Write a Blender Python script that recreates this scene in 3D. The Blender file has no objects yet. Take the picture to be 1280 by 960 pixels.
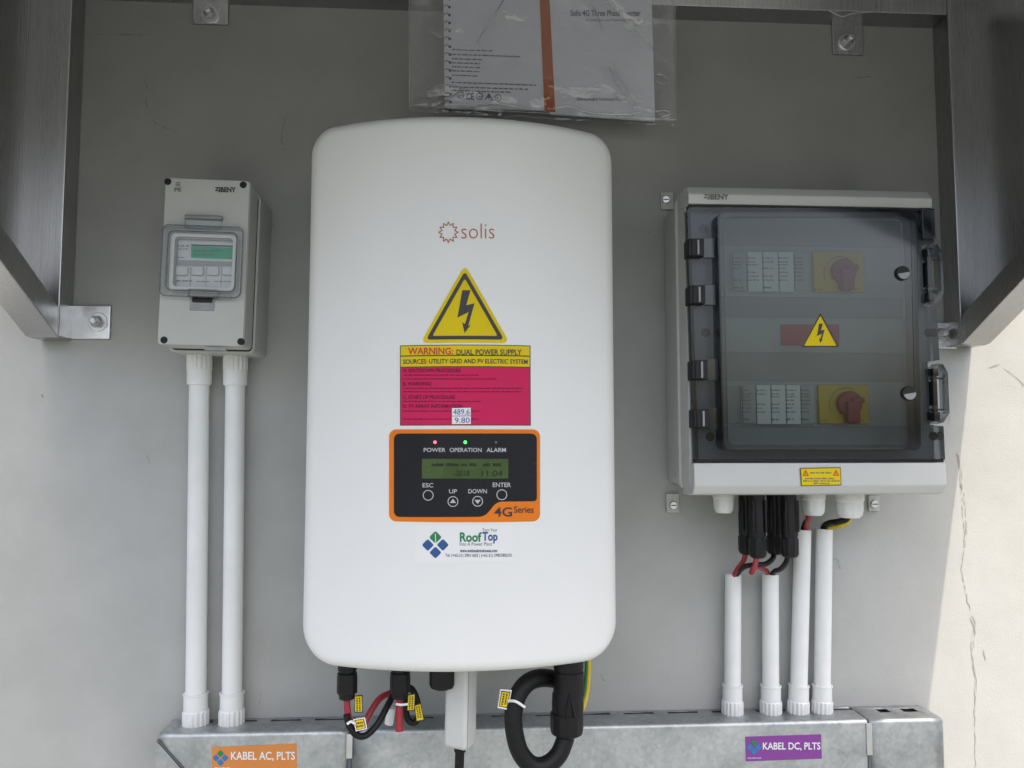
import bpy, bmesh, math, random
from mathutils import Vector, Matrix, Quaternion, noise
R = math.radians
random.seed(7)
S = bpy.context.scene
COL = S.collection

# ------------------------------------------------------------------ camera, world, sun, exposure
F = 1000.0                      # focal length in photo pixels (photo is 1280 x 960)
YAW, PITCH = R(3.6), R(4.2)
EYE = Vector((0, -1.0, 1.5))    # wall is the plane y = 0
FW = Vector((math.sin(YAW)*math.cos(PITCH), math.cos(YAW)*math.cos(PITCH), math.sin(PITCH)))
RT = Vector((math.cos(YAW), -math.sin(YAW), 0))
UP = RT.cross(FW)
cd = bpy.data.cameras.new('camera'); cam = bpy.data.objects.new('camera', cd); COL.objects.link(cam)
cd.sensor_width = 36; cd.lens = F/1280*36; cd.clip_start = .02; cd.clip_end = 2000
cam.matrix_world = Matrix(((RT.x, UP.x, -FW.x, EYE.x), (RT.y, UP.y, -FW.y, EYE.y), (RT.z, UP.z, -FW.z, EYE.z), (0, 0, 0, 1)))
S.camera = cam

LIGHT = Vector((-.365, 1, -2.62)).normalized()     # direction the sunlight travels
SKY_STRENGTH, SUN_STRENGTH, EXPOSURE = .15, 2.0, 1.48
w = bpy.data.worlds.new('World'); S.world = w; w.use_nodes = True
nt = w.node_tree; nt.nodes.clear()
sky = nt.nodes.new('ShaderNodeTexSky'); sky.sky_type = 'NISHITA'; sky.sun_disc = False
sky.sun_elevation = math.asin(-LIGHT.z); sky.sun_rotation = math.atan2(-LIGHT.x, -LIGHT.y)
sky.dust_density = 6.5; sky.air_density = 1.0; sky.ozone_density = .45
bg = nt.nodes.new('ShaderNodeBackground'); bg.inputs[1].default_value = SKY_STRENGTH
wo = nt.nodes.new('ShaderNodeOutputWorld')
nt.links.new(sky.outputs[0], bg.inputs[0]); nt.links.new(bg.outputs[0], wo.inputs[0])
sd = bpy.data.lights.new('sun', 'SUN'); sd.energy = SUN_STRENGTH; sd.angle = R(.6); sd.color = (1, .905, .765)
sun = bpy.data.objects.new('sun', sd); COL.objects.link(sun)
sun.rotation_euler = LIGHT.to_track_quat('-Z', 'Y').to_euler(); sun.location = (2, -4, 6)
S.view_settings.view_transform = 'Standard'; S.view_settings.look = 'None'
S.view_settings.exposure = EXPOSURE; S.view_settings.gamma = 1
S.render.engine = 'CYCLES'
S.cycles.use_denoising = True
S.cycles.max_bounces = 8; S.cycles.transparent_max_bounces = 24
S.cycles.caustics_reflective = False; S.cycles.caustics_refractive = False

# ------------------------------------------------------------------ helpers
def W(px, py, d=0.0):
    """world point seen at photo pixel (px, py), d metres in front of the wall"""
    v = FW + RT*((px-640)/F) - UP*((py-480)/F)
    return EYE + v*((-d-EYE.y)/v.y)
def WX(px, py, x):
    v = FW + RT*((px-640)/F) - UP*((py-480)/F)
    return EYE + v*((x-EYE.x)/v.x)

def mat(name, col, rough=.5, metal=0., var=.0, vscale=30., bump=0., bscale=200., spec=.5, coat=0., emit=None, estr=0., stretch=None, var2=0., v2scale=4.):
    m = bpy.data.materials.new(name); m.use_nodes = True
    n, l = m.node_tree.nodes, m.node_tree.links
    b = n['Principled BSDF']
    b.inputs['Base Color'].default_value = (*col, 1); b.inputs['Roughness'].default_value = rough
    b.inputs['Metallic'].default_value = metal; b.inputs['Specular IOR Level'].default_value = spec
    b.inputs['Coat Weight'].default_value = coat
    if emit:
        b.inputs['Emission Color'].default_value = (*emit, 1); b.inputs['Emission Strength'].default_value = estr
    tc = n.new('ShaderNodeTexCoord'); src = tc.outputs['Object']
    if stretch:
        mp = n.new('ShaderNodeMapping'); mp.inputs['Scale'].default_value = stretch
        l.new(src, mp.inputs[0]); src = mp.outputs[0]
    def nz(scale, det=4):
        t = n.new('ShaderNodeTexNoise'); t.inputs['Scale'].default_value = scale; t.inputs['Detail'].default_value = det
        l.new(src, t.inputs['Vector']); return t
    cur = None
    for amp, sc in ((var, vscale), (var2, v2scale)):
        if amp <= 0: continue
        t = nz(sc, 6)
        rmp = n.new('ShaderNodeMapRange'); rmp.inputs[1].default_value = .3; rmp.inputs[2].default_value = .7
        rmp.inputs[3].default_value = 1-amp; rmp.inputs[4].default_value = 1+amp
        l.new(t.outputs['Fac'], rmp.inputs[0])
        mx = n.new('ShaderNodeMix'); mx.data_type = 'RGBA'; mx.blend_type = 'MULTIPLY'; mx.inputs[0].default_value = 1
        if cur is None: mx.inputs[6].default_value = (*col, 1)
        else: l.new(cur, mx.inputs[6])
        l.new(rmp.outputs[0], mx.inputs[7]); cur = mx.outputs[2]
    if cur is not None: l.new(cur, b.inputs['Base Color'])
    if var > 0:
        t = nz(vscale*1.7); rm = n.new('ShaderNodeMapRange')
        rm.inputs[3].default_value = max(.03, rough-.08); rm.inputs[4].default_value = min(1, rough+.08)
        l.new(t.outputs['Fac'], rm.inputs[0]); l.new(rm.outputs[0], b.inputs['Roughness'])
    if bump > 0:
        t = nz(bscale, 5); bp = n.new('ShaderNodeBump'); bp.inputs['Strength'].default_value = bump; bp.inputs['Distance'].default_value = .001
        l.new(t.outputs['Fac'], bp.inputs['Height']); l.new(bp.outputs[0], b.inputs['Normal'])
    return m

def clear_mat(name, tint, rough, refl=1.0, bump=0., bscale=30.):
    """thin see-through plastic: tinted transparency with a Fresnel gloss"""
    m = bpy.data.materials.new(name); m.use_nodes = True
    n, l = m.node_tree.nodes, m.node_tree.links; n.clear()
    tr = n.new('ShaderNodeBsdfTransparent'); tr.inputs[0].default_value = (*tint, 1)
    gl = n.new('ShaderNodeBsdfGlossy'); gl.inputs['Roughness'].default_value = rough
    fr = n.new('ShaderNodeFresnel'); fr.inputs[0].default_value = 1.5
    mu = n.new('ShaderNodeMath'); mu.operation = 'MULTIPLY'; mu.inputs[1].default_value = refl; mu.use_clamp = True
    mx = n.new('ShaderNodeMixShader'); o = n.new('ShaderNodeOutputMaterial')
    l.new(fr.outputs[0], mu.inputs[0]); l.new(mu.outputs[0], mx.inputs[0]); l.new(tr.outputs[0], mx.inputs[1]); l.new(gl.outputs[0], mx.inputs[2]); l.new(mx.outputs[0], o.inputs[0])
    if bump > 0:
        tc = n.new('ShaderNodeTexCoord'); t = n.new('ShaderNodeTexNoise'); t.inputs['Scale'].default_value = bscale; t.inputs['Detail'].default_value = 3
        bp = n.new('ShaderNodeBump'); bp.inputs['Strength'].default_value = bump; bp.inputs['Distance'].default_value = .004
        l.new(tc.outputs['Object'], t.inputs['Vector']); l.new(t.outputs['Fac'], bp.inputs['Height'])
        l.new(bp.outputs[0], gl.inputs['Normal']); l.new(bp.outputs[0], fr.inputs['Normal'])
    return m

M = {}
M['pvc'] = mat('white_pvc', (.78, .79, .775), .42, var=.03, vscale=40, var2=.04, v2scale=9, bump=.05)
M['enamel'] = mat('white_enamel', (.80, .80, .775), .42, var=.012, vscale=14, bump=.12, bscale=900)
M['grey_plastic'] = mat('light_grey_plastic', (.50, .51, .48), .48, var=.02, vscale=30, bump=.08, bscale=700)
M['box_plastic'] = mat('pale_grey_plastic', (.56, .565, .54), .45, var=.02, vscale=25, bump=.08, bscale=700)
M['inner_grey'] = mat('inner_grey_plate', (.30, .315, .325), .5, var=.05, vscale=12)
M['inner_light'] = mat('inner_light_plate', (.42, .435, .435), .5, var=.04, vscale=14)
M['breaker'] = mat('breaker_white', (.78, .79, .78), .45, var=.03, vscale=60)
M['black'] = mat('black_plastic', (.006, .006, .007), .42, var=.15, vscale=60, bump=.1, bscale=500, spec=.32)
M['black_rubber'] = mat('black_cable_jacket', (.006, .006, .0065), .5, var=.15, vscale=80, bump=.1, bscale=400, spec=.3)
M['red'] = mat('red_cable_jacket', (.33, .022, .035), .45, var=.1, vscale=60)
M['yellow_cable'] = mat('yellow_cable_jacket', (.62, .45, .02), .45, var=.05)
M['green_cable'] = mat('green_cable_stripe', (.03, .16, .04), .45)
M['stainless'] = mat('brushed_stainless', (.46, .46, .46), .29, 1., var=.06, vscale=26, bump=.035, bscale=60, stretch=(30, 30, .25), var2=.12, v2scale=.25)
M['bright_steel'] = mat('bright_zinc_steel', (.66, .67, .68), .32, 1., var=.08, vscale=90, bump=.1, bscale=200)
M['dark_steel'] = mat('dark_bolt_steel', (.35, .35, .34), .38, 1., var=.2, vscale=200)
def galvanized():
    m = bpy.data.materials.new('galvanised_steel'); m.use_nodes = True
    n, l = m.node_tree.nodes, m.node_tree.links; b = n['Principled BSDF']
    tc = n.new('ShaderNodeTexCoord')
    v = n.new('ShaderNodeTexVoronoi'); v.inputs['Scale'].default_value = 230
    t = n.new('ShaderNodeTexNoise'); t.inputs['Scale'].default_value = 16; t.inputs['Detail'].default_value = 9; t.inputs['Roughness'].default_value = .7
    l.new(tc.outputs['Object'], t.inputs['Vector']); l.new(tc.outputs['Object'], v.inputs['Vector'])
    r1 = n.new('ShaderNodeValToRGB'); r1.color_ramp.elements[0].position = .33; r1.color_ramp.elements[1].position = .68
    r1.color_ramp.elements[0].color = (.34, .365, .375, 1); r1.color_ramp.elements[1].color = (.56, .58, .58, 1)
    l.new(t.outputs['Fac'], r1.inputs[0])
    bw = n.new('ShaderNodeRGBToBW'); l.new(v.outputs['Color'], bw.inputs[0])
    mx = n.new('ShaderNodeMix'); mx.data_type = 'RGBA'; mx.blend_type = 'SOFT_LIGHT'; mx.inputs[0].default_value = .2
    l.new(r1.outputs[0], mx.inputs[6]); l.new(bw.outputs[0], mx.inputs[7]); l.new(mx.outputs[2], b.inputs['Base Color'])
    b.inputs['Metallic'].default_value = .85
    r2 = n.new('ShaderNodeMapRange'); r2.inputs[3].default_value = .34; r2.inputs[4].default_value = .6
    l.new(t.outputs['Fac'], r2.inputs[0]); l.new(r2.outputs[0], b.inputs['Roughness'])
    return m
M['galv'] = galvanized()
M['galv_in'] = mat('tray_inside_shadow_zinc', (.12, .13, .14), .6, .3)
M['yellow'] = mat('yellow_vinyl', (.74, .56, .008), .6, var=.03, spec=.2)
M['yellow_plate'] = mat('yellow_switch_plate', (.60, .42, .02), .45, var=.03)
M['crimson'] = mat('crimson_vinyl', (.60, .020, .105), .6, var=.03, spec=.2)
M['print'] = mat('black_print', (.022, .02, .022), .45)
M['print_soft'] = mat('worn_grey_print', (.13, .13, .13), .5)
M['print_dark_red'] = mat('faded_dark_print', (.13, .01, .035), .6, spec=.2)
M['print_red'] = mat('red_print', (.55, .035, .015), .45)
M['print_navy'] = mat('navy_print', (.025, .04, .12), .45)
M['print_white'] = mat('white_print', (.75, .75, .75), .5)
M['print_grey'] = mat('pale_grey_print', (.50, .50, .50), .5)
M['logo_orange'] = mat('copper_print', (.42, .115, .055), .5)
M['orange'] = mat('orange_vinyl', (.78, .20, .012), .55, var=.02, spec=.25)
M['orange_dull'] = mat('orange_sticker_vinyl', (.60, .22, .05), .4, var=.03)
M['purple'] = mat('purple_vinyl', (.21, .045, .27), .4, var=.03)
M['white_vinyl'] = mat('white_vinyl', (.82, .82, .80), .42)
M['panel_black'] = mat('panel_black_film', (.008, .009, .014), .25, var=.1, vscale=20, spec=.3)
M['lcd'] = mat('lcd_green', (.035, .06, .016), .25, var=.3, vscale=40, spec=.35, emit=(.10, .2, .05), estr=.05)
M['lcd_dark'] = mat('lcd_segment', (.012, .022, .007), .5, spec=.2)
M['lcd_pale'] = mat('lcd_pale_ghost', (.20, .28, .14), .4)
M['led_red'] = mat('led_red', (.6, .05, .08), .3, emit=(1, .10, .16), estr=1.0)
M['led_green'] = mat('led_green', (.05, .6, .1), .3, emit=(.06, 1, .1), estr=1.2)
M['led_off'] = mat('led_off', (.14, .14, .15), .3)
M['blue'] = mat('blue_print', (.018, .085, .26), .45)
M['blue_bright'] = mat('bright_blue_print', (.02, .17, .42), .45)
M['green'] = mat('green_print', (.012, .20, .075), .45)
M['pen_blue'] = mat('blue_pen', (.03, .10, .38), .5)
M['mint'] = mat('mint_green_print', (.02, .42, .20), .45)
M['knob_red'] = mat('red_knob', (.27, .012, .025), .45, var=.05)
M['maroon'] = mat('red_label_print', (.45, .03, .05), .45)
M['paper'] = mat('white_paper', (.83, .85, .92), .6, var=.03, vscale=9)
M['grey_lug'] = mat('grey_hardware', (.30, .31, .32), .45, var=.1, vscale=100)
M['crack'] = mat('plaster_crack', (.34, .325, .295), .9, var=.3, vscale=80)
M['mark'] = mat('wall_scuff', (.29, .29, .28), .9, var=.4, vscale=200)
M['clear'] = clear_mat('clear_plastic', (.93, .94, .94), .08, .6)
M['clear_rim'] = clear_mat('clear_plastic_rim', (.93, .94, .93), .12, .75)
M['clear_edge'] = clear_mat('clear_plastic_edge', (.42, .43, .43), .12, 1.2)
M['tint'] = clear_mat('smoked_plastic', (.455, .51, .505), .10, 1.2)
M['tint_rim'] = clear_mat('smoked_plastic_rim', (.56, .59, .615), .12, .9)
M['tint_dark'] = clear_mat('smoked_plastic_thick', (.34, .37, .40), .12, 1.2)
M['tint_latch'] = clear_mat('smoked_plastic_latch', (.64, .67, .68), .12, 1.1)
M['sleeve'] = clear_mat('plastic_film', (.97, .97, .98), .09, 2.2, bump=1.0, bscale=26)
M['film_crease'] = clear_mat('plastic_film_crease', (.95, .96, .97), .22, 5.0)

class MB:
    def __init__(s): s.bm = bmesh.new()
    def merge(s, b2):
        me = bpy.data.meshes.new('tmp'); b2.to_mesh(me); b2.free(); s.bm.from_mesh(me); bpy.data.meshes.remove(me); return s
    def box(s, x0, x1, y0, y1, z0, z1, bev=0., seg=2, xf=None):
        b = bmesh.new(); bmesh.ops.create_cube(b, size=1)
        for v in b.verts: v.co = Vector(((x0+x1)/2+v.co.x*(x1-x0), (y0+y1)/2+v.co.y*(y1-y0), (z0+z1)/2+v.co.z*(z1-z0)))
        if bev > 0: bmesh.ops.bevel(b, geom=b.edges[:], offset=bev, segments=seg, affect='EDGES', profile=.5)
        if xf: bmesh.ops.transform(b, matrix=xf, verts=b.verts)
        return s.merge(b)
    def plate(s, outer, holes, y0, y1):
        b = bmesh.new(); loops = [outer]+list(holes)
        for y in (y0, y1):
            es = []
            for lp in loops:
                vs = [b.verts.new((x, y, z)) for x, z in lp]
                es += [b.edges.new((vs[i], vs[(i+1) % len(vs)])) for i in range(len(vs))]
            bmesh.ops.triangle_fill(b, edges=es, use_beauty=True)
        b.verts.ensure_lookup_table(); n = sum(len(l) for l in loops); o = 0
        for lp in loops:
            k = len(lp)
            for i in range(k):
                j = (i+1) % k
                b.faces.new((b.verts[o+i], b.verts[o+j], b.verts[n+o+j], b.verts[n+o+i]))
            o += k
        bmesh.ops.recalc_face_normals(b, faces=b.faces)
        return s.merge(b)
    def slab(s, x0, z0, x1, z1, r, yb, yf, fil, seg=5, n=7):
        """rounded rectangle block, front edge (yf) filleted"""
        b = bmesh.new(); rings = []
        def ring(ins, y):
            rings.append([b.verts.new((x, y, z)) for x, z in rrect(x0+ins, z0+ins, x1-ins, z1-ins, max(r-ins, .0002), n)])
        ring(0, yb)
        sg = 1 if yf > yb else -1
        for i in range(seg+1):
            a = i/seg*math.pi/2
            ring(fil*(1-math.cos(a)), yf-sg*fil*(1-math.sin(a)))
        for p, q in zip(rings, rings[1:]):
            for i in range(len(p)):
                j = (i+1) % len(p); b.faces.new((p[i], p[j], q[j], q[i]))
        b.faces.new(rings[-1]); b.faces.new(rings[0][::-1])
        bmesh.ops.recalc_face_normals(b, faces=b.faces)
        return s.merge(b)
    def prism_x(s, prof, x0, x1, bev=0.):
        b = bmesh.new()
        a = [b.verts.new((x0, y, z)) for y, z in prof]; c = [b.verts.new((x1, y, z)) for y, z in prof]
        b.faces.new(a); b.faces.new(c[::-1])
        for i in range(len(a)):
            j = (i+1) % len(a); b.faces.new((a[i], a[j], c[j], c[i]))
        bmesh.ops.recalc_face_normals(b, faces=b.faces)
        if bev > 0: bmesh.ops.bevel(b, geom=b.edges[:], offset=bev, segments=2, affect='EDGES', profile=.5)
        return s.merge(b)
    def tube(s, pts, r, n=12, smooth=6, caps=True, twist=None):
        P = [Vector(p) for p in pts]
        if smooth and len(P) > 2:
            Q = [P[0]+(P[0]-P[1])]+P+[P[-1]+(P[-1]-P[-2])]; out = []
            for i in range(1, len(Q)-2):
                for k in range(smooth):
                    t = k/smooth; a, b_, c, d = Q[i-1], Q[i], Q[i+1], Q[i+2]
                    out.append(.5*((2*b_)+(c-a)*t+(2*a-5*b_+4*c-d)*t*t+(3*b_-a-3*c+d)*t**3))
            P = out+[P[-1]]
        b = bmesh.new(); T = [(P[min(i+1, len(P)-1)]-P[max(i-1, 0)]).normalized() for i in range(len(P))]
        up = T[0].orthogonal().normalized(); rings = []
        for i, p in enumerate(P):
            up = (up-T[i]*up.dot(T[i])).normalized(); sd_ = T[i].cross(up)
            rr = r[min(i*len(r)//len(P), len(r)-1)] if isinstance(r, (list, tuple)) else r
            rings.append([b.verts.new(p+(up*math.cos(2*math.pi*k/n)+sd_*math.sin(2*math.pi*k/n))*rr) for k in range(n)])
        for p, q in zip(rings, rings[1:]):
            for i in range(n):
                j = (i+1) % n; b.faces.new((p[i], p[j], q[j], q[i]))
        if caps: b.faces.new(rings[0][::-1]); b.faces.new(rings[-1])
        bmesh.ops.recalc_face_normals(b, faces=b.faces)
        return s.merge(b)
    def lathe(s, prof, n=24, xf=None, flute=None, caps=True):
        """profile of (radius, z); flute = (z0, z1, depth, count) grooves between z0 and z1"""
        b = bmesh.new(); rings = []
        for r, z in prof:
            vs = []
            for k in range(n):
                a = 2*math.pi*k/n; rr = r
                if flute and flute[0] <= z <= flute[1]: rr -= flute[2]*(.5-.5*math.copysign(abs(math.cos(a*flute[3]))**.5, math.cos(a*flute[3])))
                vs.append(b.verts.new((rr*math.cos(a), rr*math.sin(a), z)))
            rings.append(vs)
        for p, q in zip(rings, rings[1:]):
            for i in range(n):
                j = (i+1) % n; b.faces.new((p[i], p[j], q[j], q[i]))
        if caps: b.faces.new(rings[0][::-1]); b.faces.new(rings[-1])
        bmesh.ops.recalc_face_normals(b, faces=b.faces)
        if xf: bmesh.ops.transform(b, matrix=xf, verts=b.verts)
        return s.merge(b)
    def disc(s, x, z, r, y0, y1, n=20, bev=0.):
        """cylinder with its axis along y"""
        h = abs(y1-y0)
        pr = [(r, 0), (r, h-bev), (r-bev, h)] if bev else [(r, 0), (r, h)]
        xf = Matrix.Translation((x, y0, z)) @ Matrix.Rotation(math.pi/2, 4, 'X')
        return s.lathe(pr, n, xf)
    def build(s, name, m, parent=None, smooth=35):
        me = bpy.data.meshes.new(name); s.bm.to_mesh(me); s.bm.free(); me.materials.append(m)
        if smooth:
            me.polygons.foreach_set('use_smooth', [True]*len(me.polygons)); me.set_sharp_from_angle(angle=R(smooth))
        o = bpy.data.objects.new(name, me); COL.objects.link(o)
        if smooth and smooth < 45 and len(me.polygons) < 3000:
            wn_ = o.modifiers.new('weighted_normals', 'WEIGHTED_NORMAL'); wn_.keep_sharp = True
        if parent: o.parent = parent
        if 'print' in name or 'lettering' in name or name in ('display_digits', 'handwriting', 'punch_hole'): o['kind'] = 'stuff'
        return o

def rrect(x0, z0, x1, z1, r, n=7):
    pts = []
    for cx, cz, a0 in ((x1-r, z1-r, 0), (x0+r, z1-r, 90), (x0+r, z0+r, 180), (x1-r, z0+r, 270)):
        for i in range(n):
            a = R(a0+90*i/(n-1)); pts.append((cx+r*math.cos(a), cz+r*math.sin(a)))
    return pts
def pxrr(x0, y0, x1, y1, r, n=6):
    return [(x, y) for x, y in rrect(x0, y0, x1, y1, r, n)]

def tag(o, label, cat=None, group=None, kind=None):
    o['label'] = label
    if cat: o['category'] = cat
    if group: o['group'] = group
    if kind: o['kind'] = kind
    return o
def empty(name, loc=(0, 0, 0), tilt=0.):
    o = bpy.data.objects.new(name, None); COL.objects.link(o); o.empty_display_size = .05
    o.location = loc; o.rotation_euler = (0, tilt, 0)
    return o
def structure(o, label, cat):
    return tag(o, label, cat, kind='structure')
def dup(o, parent=None):
    c = o.copy(); COL.objects.link(c); c.parent = parent
    for ch in list(o.children): dup(ch, c)
    return c

class Surf:
    """a surface of a thing: photo pixels -> local (x, z), and local depth at x"""
    def __init__(s, root, d):
        s.inv = (Matrix.Translation(root.location) @ root.rotation_euler.to_matrix().to_4x4()).inverted()
        s.df = d if callable(d) else (lambda x: d); s.curved = callable(d)
    def pt(s, px, py):
        d = s.df(0)
        for _ in range(5 if s.curved else 1):
            p = s.inv @ W(px, py, d); d = s.df(p.x)
        return p.x, p.z
    def rect(s, x0, y0, x1, y1):
        """local x0, z0, x1, z1 of a photo rectangle (corner average)"""
        a, b, c, d = s.pt(x0, y0), s.pt(x1, y0), s.pt(x0, y1), s.pt(x1, y1)
        return (a[0]+c[0])/2, (c[1]+d[1])/2, (b[0]+d[0])/2, (a[1]+b[1])/2
    def conform(s, b, lift, step=.006):
        if s.curved:
            xs = [v.co.x for v in b.verts]; x = math.floor(min(xs)/step)*step+step
            if max(xs)-min(xs) > step*1.5:
                while x < max(xs):
                    bmesh.ops.bisect_plane(b, geom=b.verts[:]+b.edges[:]+b.faces[:], plane_co=(x, 0, 0), plane_no=(1, 0, 0)); x += step
        for v in b.verts: v.co.y = -(s.df(v.co.x)+lift)
    def poly(s, mb, pts, lift, holes=()):
        b = bmesh.new(); es = []
        for lp in [pts]+list(holes):
            vs = [b.verts.new((p[0], 0, p[1])) for p in (s.pt(*q) for q in lp)]
            es += [b.edges.new((vs[i], vs[(i+1) % len(vs)])) for i in range(len(vs))]
        bmesh.ops.triangle_fill(b, edges=es, use_beauty=True)
        s.conform(b, lift); mb.merge(b)
    def text(s, mb, body, x0, y0, x1, y1, lift, bold=0.):
        """text whose inked box fills photo rectangle x0,y0 (top left) - x1,y1 (bottom right)"""
        vs, fs, bb = glyphs(body, bold)
        A, B, C, D = s.pt(x0, y0), s.pt(x1, y0), s.pt(x0, y1), s.pt(x1, y1)
        b = bmesh.new(); bv = []
        for x, y in vs:
            u = (x-bb[0])/(bb[2]-bb[0]); v = (y-bb[1])/(bb[3]-bb[1])
            X = (C[0]*(1-u)+D[0]*u)*(1-v)+(A[0]*(1-u)+B[0]*u)*v
            Z = (C[1]*(1-u)+D[1]*u)*(1-v)+(A[1]*(1-u)+B[1]*u)*v
            bv.append(b.verts.new((X, -(s.df(X)+lift), Z)))
        for f in fs:
            try: b.faces.new([bv[i] for i in f])
            except ValueError: pass
        mb.merge(b)
    def greek(s, mb, x0, y, x1, h, lift, seed=0, fill=.8, slope=0.):
        """print too small to read: a row of word-length strokes of small letter marks"""
        rnd = random.Random(seed); x = x0
        while x < x1-1:
            wd = rnd.uniform(3, 9)*h/2.2
            xe = min(x+wd, x1); c = x
            while c < xe:
                cw = h*rnd.uniform(.35, .6); hh = h*rnd.uniform(.6, 1); yy = y+(h-hh)+slope*(c-x0)
                s.poly(mb, [(c, yy), (min(c+cw, xe), yy), (min(c+cw, xe), y+h+slope*(c-x0)), (c, y+h+slope*(c-x0))], lift)
                c += cw+h*.22
            x = xe+h*.7

_gl = {}
def glyphs(body, bold=0.):
    k = (body, bold)
    if k not in _gl:
        cu = bpy.data.curves.new('t', 'FONT'); cu.body = body; cu.offset = bold; cu.resolution_u = 3
        ob = bpy.data.objects.new('t', cu); COL.objects.link(ob)
        me = bpy.data.meshes.new_from_object(ob.evaluated_get(bpy.context.evaluated_depsgraph_get()))
        vs = [(v.co.x, v.co.y) for v in me.vertices]; fs = [tuple(p.vertices) for p in me.polygons]
        bb = (min(v[0] for v in vs), min(v[1] for v in vs), max(v[0] for v in vs), max(v[1] for v in vs))
        bpy.data.objects.remove(ob); bpy.data.curves.remove(cu); bpy.data.meshes.remove(me)
        _gl[k] = (vs, fs, bb)
    return _gl[k]

def bolt_triangle(s, root, part, tri, lift, rim_mat=M['print'], rim_in=True):
    """yellow high-voltage triangle: tri = three photo corners (top, right, left); returns the sticker part"""
    cx = sum(p[0] for p in tri)/3; cy = sum(p[1] for p in tri)/3
    def sc(f, r): # scaled triangle with rounded corners
        T = [(cx+(x-cx)*f, cy+(y-cy)*f) for x, y in tri]; out = []
        for i in range(3):
            p, a, b = Vector(T[i]), Vector(T[i-1]), Vector(T[(i+1) % 3])
            u, v = (a-p).normalized()*r, (b-p).normalized()*r
            for k in range(6):
                t = k/5; q = p+u*(1-t)**2+v*t**2; out.append((q.x, q.y))
        return out
    return cx, cy, sc

# ------------------------------------------------------------------ setting: wall, ground
def wall_material():
    m = bpy.data.materials.new('painted_plaster'); m.use_nodes = True
    n, l = m.node_tree.nodes, m.node_tree.links; b = n['Principled BSDF']
    tc = n.new('ShaderNodeTexCoord')
    def nz(scale, det, rough=.6):
        t = n.new('ShaderNodeTexNoise'); t.inputs['Scale'].default_value = scale; t.inputs['Detail'].default_value = det; t.inputs['Roughness'].default_value = rough
        l.new(tc.outputs['Object'], t.inputs['Vector']); return t
    t1, t2, t3, t4 = nz(2.2, 5), nz(11, 7, .65), nz(90, 6), nz(420, 3)
    r = n.new('ShaderNodeValToRGB'); e = r.color_ramp.elements
    e[0].position = .3; e[1].position = .72; e[0].color = (.385, .39, .372, 1); e[1].color = (.438, .443, .424, 1)
    l.new(t1.outputs['Fac'], r.inputs[0])
    r2 = n.new('ShaderNodeMapRange'); r2.inputs[1].default_value = .35; r2.inputs[2].default_value = .65; r2.inputs[3].default_value = .94; r2.inputs[4].default_value = 1.035
    l.new(t2.outputs['Fac'], r2.inputs[0])
    mx = n.new('ShaderNodeMix'); mx.data_type = 'RGBA'; mx.blend_type = 'MULTIPLY'; mx.inputs[0].default_value = 1
    l.new(r.outputs[0], mx.inputs[6]); l.new(r2.outputs[0], mx.inputs[7])
    # sparse grime specks
    r3 = n.new('ShaderNodeMapRange'); r3.inputs[1].default_value = .70; r3.inputs[2].default_value = .78; r3.inputs[3].default_value = 1; r3.inputs[4].default_value = .72
    l.new(t3.outputs['Fac'], r3.inputs[0])
    mx2 = n.new('ShaderNodeMix'); mx2.data_type = 'RGBA'; mx2.blend_type = 'MULTIPLY'; mx2.inputs[0].default_value = 1
    l.new(mx.outputs[2], mx2.inputs[6]); l.new(r3.outputs[0], mx2.inputs[7]); l.new(mx2.outputs[2], b.inputs['Base Color'])
    b.inputs['Roughness'].default_value = .75; b.inputs['Specular IOR Level'].default_value = .25
    ad = n.new('ShaderNodeMath'); ad.operation = 'MULTIPLY_ADD'; ad.inputs[1].default_value = .35
    l.new(t4.outputs['Fac'], ad.inputs[0]); l.new(t2.outputs['Fac'], ad.inputs[2])
    bp = n.new('ShaderNodeBump'); bp.inputs['Strength'].default_value = .2; bp.inputs['Distance'].default_value = .004
    l.new(ad.outputs[0], bp.inputs['Height']); l.new(bp.outputs[0], b.inputs['Normal'])
    return m
wall = MB().box(-4, 4, 0, .2, 0, 3.4).build('wall', wall_material(), smooth=0)
structure(wall, 'grey painted plaster wall, sunlit cream on the side beyond the shadow line', 'wall')
ground = MB().box(-400, 400, -400, 400, -.2, 0).build('ground', mat('weathered_concrete', (.124, .136, .134), .9, var=.12, vscale=.8, var2=.15, v2scale=14), smooth=0)
structure(ground, 'weathered concrete ground in front of the wall', 'ground')

def ribbon(pts, wd, name, m, seed, dash=0.):
    rnd = random.Random(seed); mb = MB(); fine = []
    for (x0, y0), (x1, y1) in zip(pts, pts[1:]):
        k = max(2, int(math.hypot(x1-x0, y1-y0)/5))
        for i in range(k): fine.append((x0+(x1-x0)*i/k+rnd.uniform(-1.1, 1.1), y0+(y1-y0)*i/k+rnd.uniform(-.9, .9)))
    fine.append(pts[-1]); run = []
    def flush(run):
        if len(run) < 2: return
        b = bmesh.new(); L, Rr = [], []
        for i, (x, y, ww) in enumerate(run):
            a = run[max(i-1, 0)]; c = run[min(i+1, len(run)-1)]
            t = Vector((c[0]-a[0], c[1]-a[1])); t = t.normalized() if t.length else Vector((0, 1)); nn = Vector((-t.y, t.x))*ww/2
            for lst, sg in ((L, 1), (Rr, -1)):
                p = W(x+sg*nn.x, y+sg*nn.y, .0006); lst.append(b.verts.new(p))
        for i in range(len(run)-1): b.faces.new((L[i], L[i+1], Rr[i+1], Rr[i]))
        mb.merge(b)
    for (x, y) in fine:
        if dash and rnd.random() < dash and len(run) > 1: flush(run); run = []
        run.append((x, y, wd*rnd.uniform(.25, 1.3)))
    flush(run)
    return mb.build(name, m, wall, smooth=0)
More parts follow.
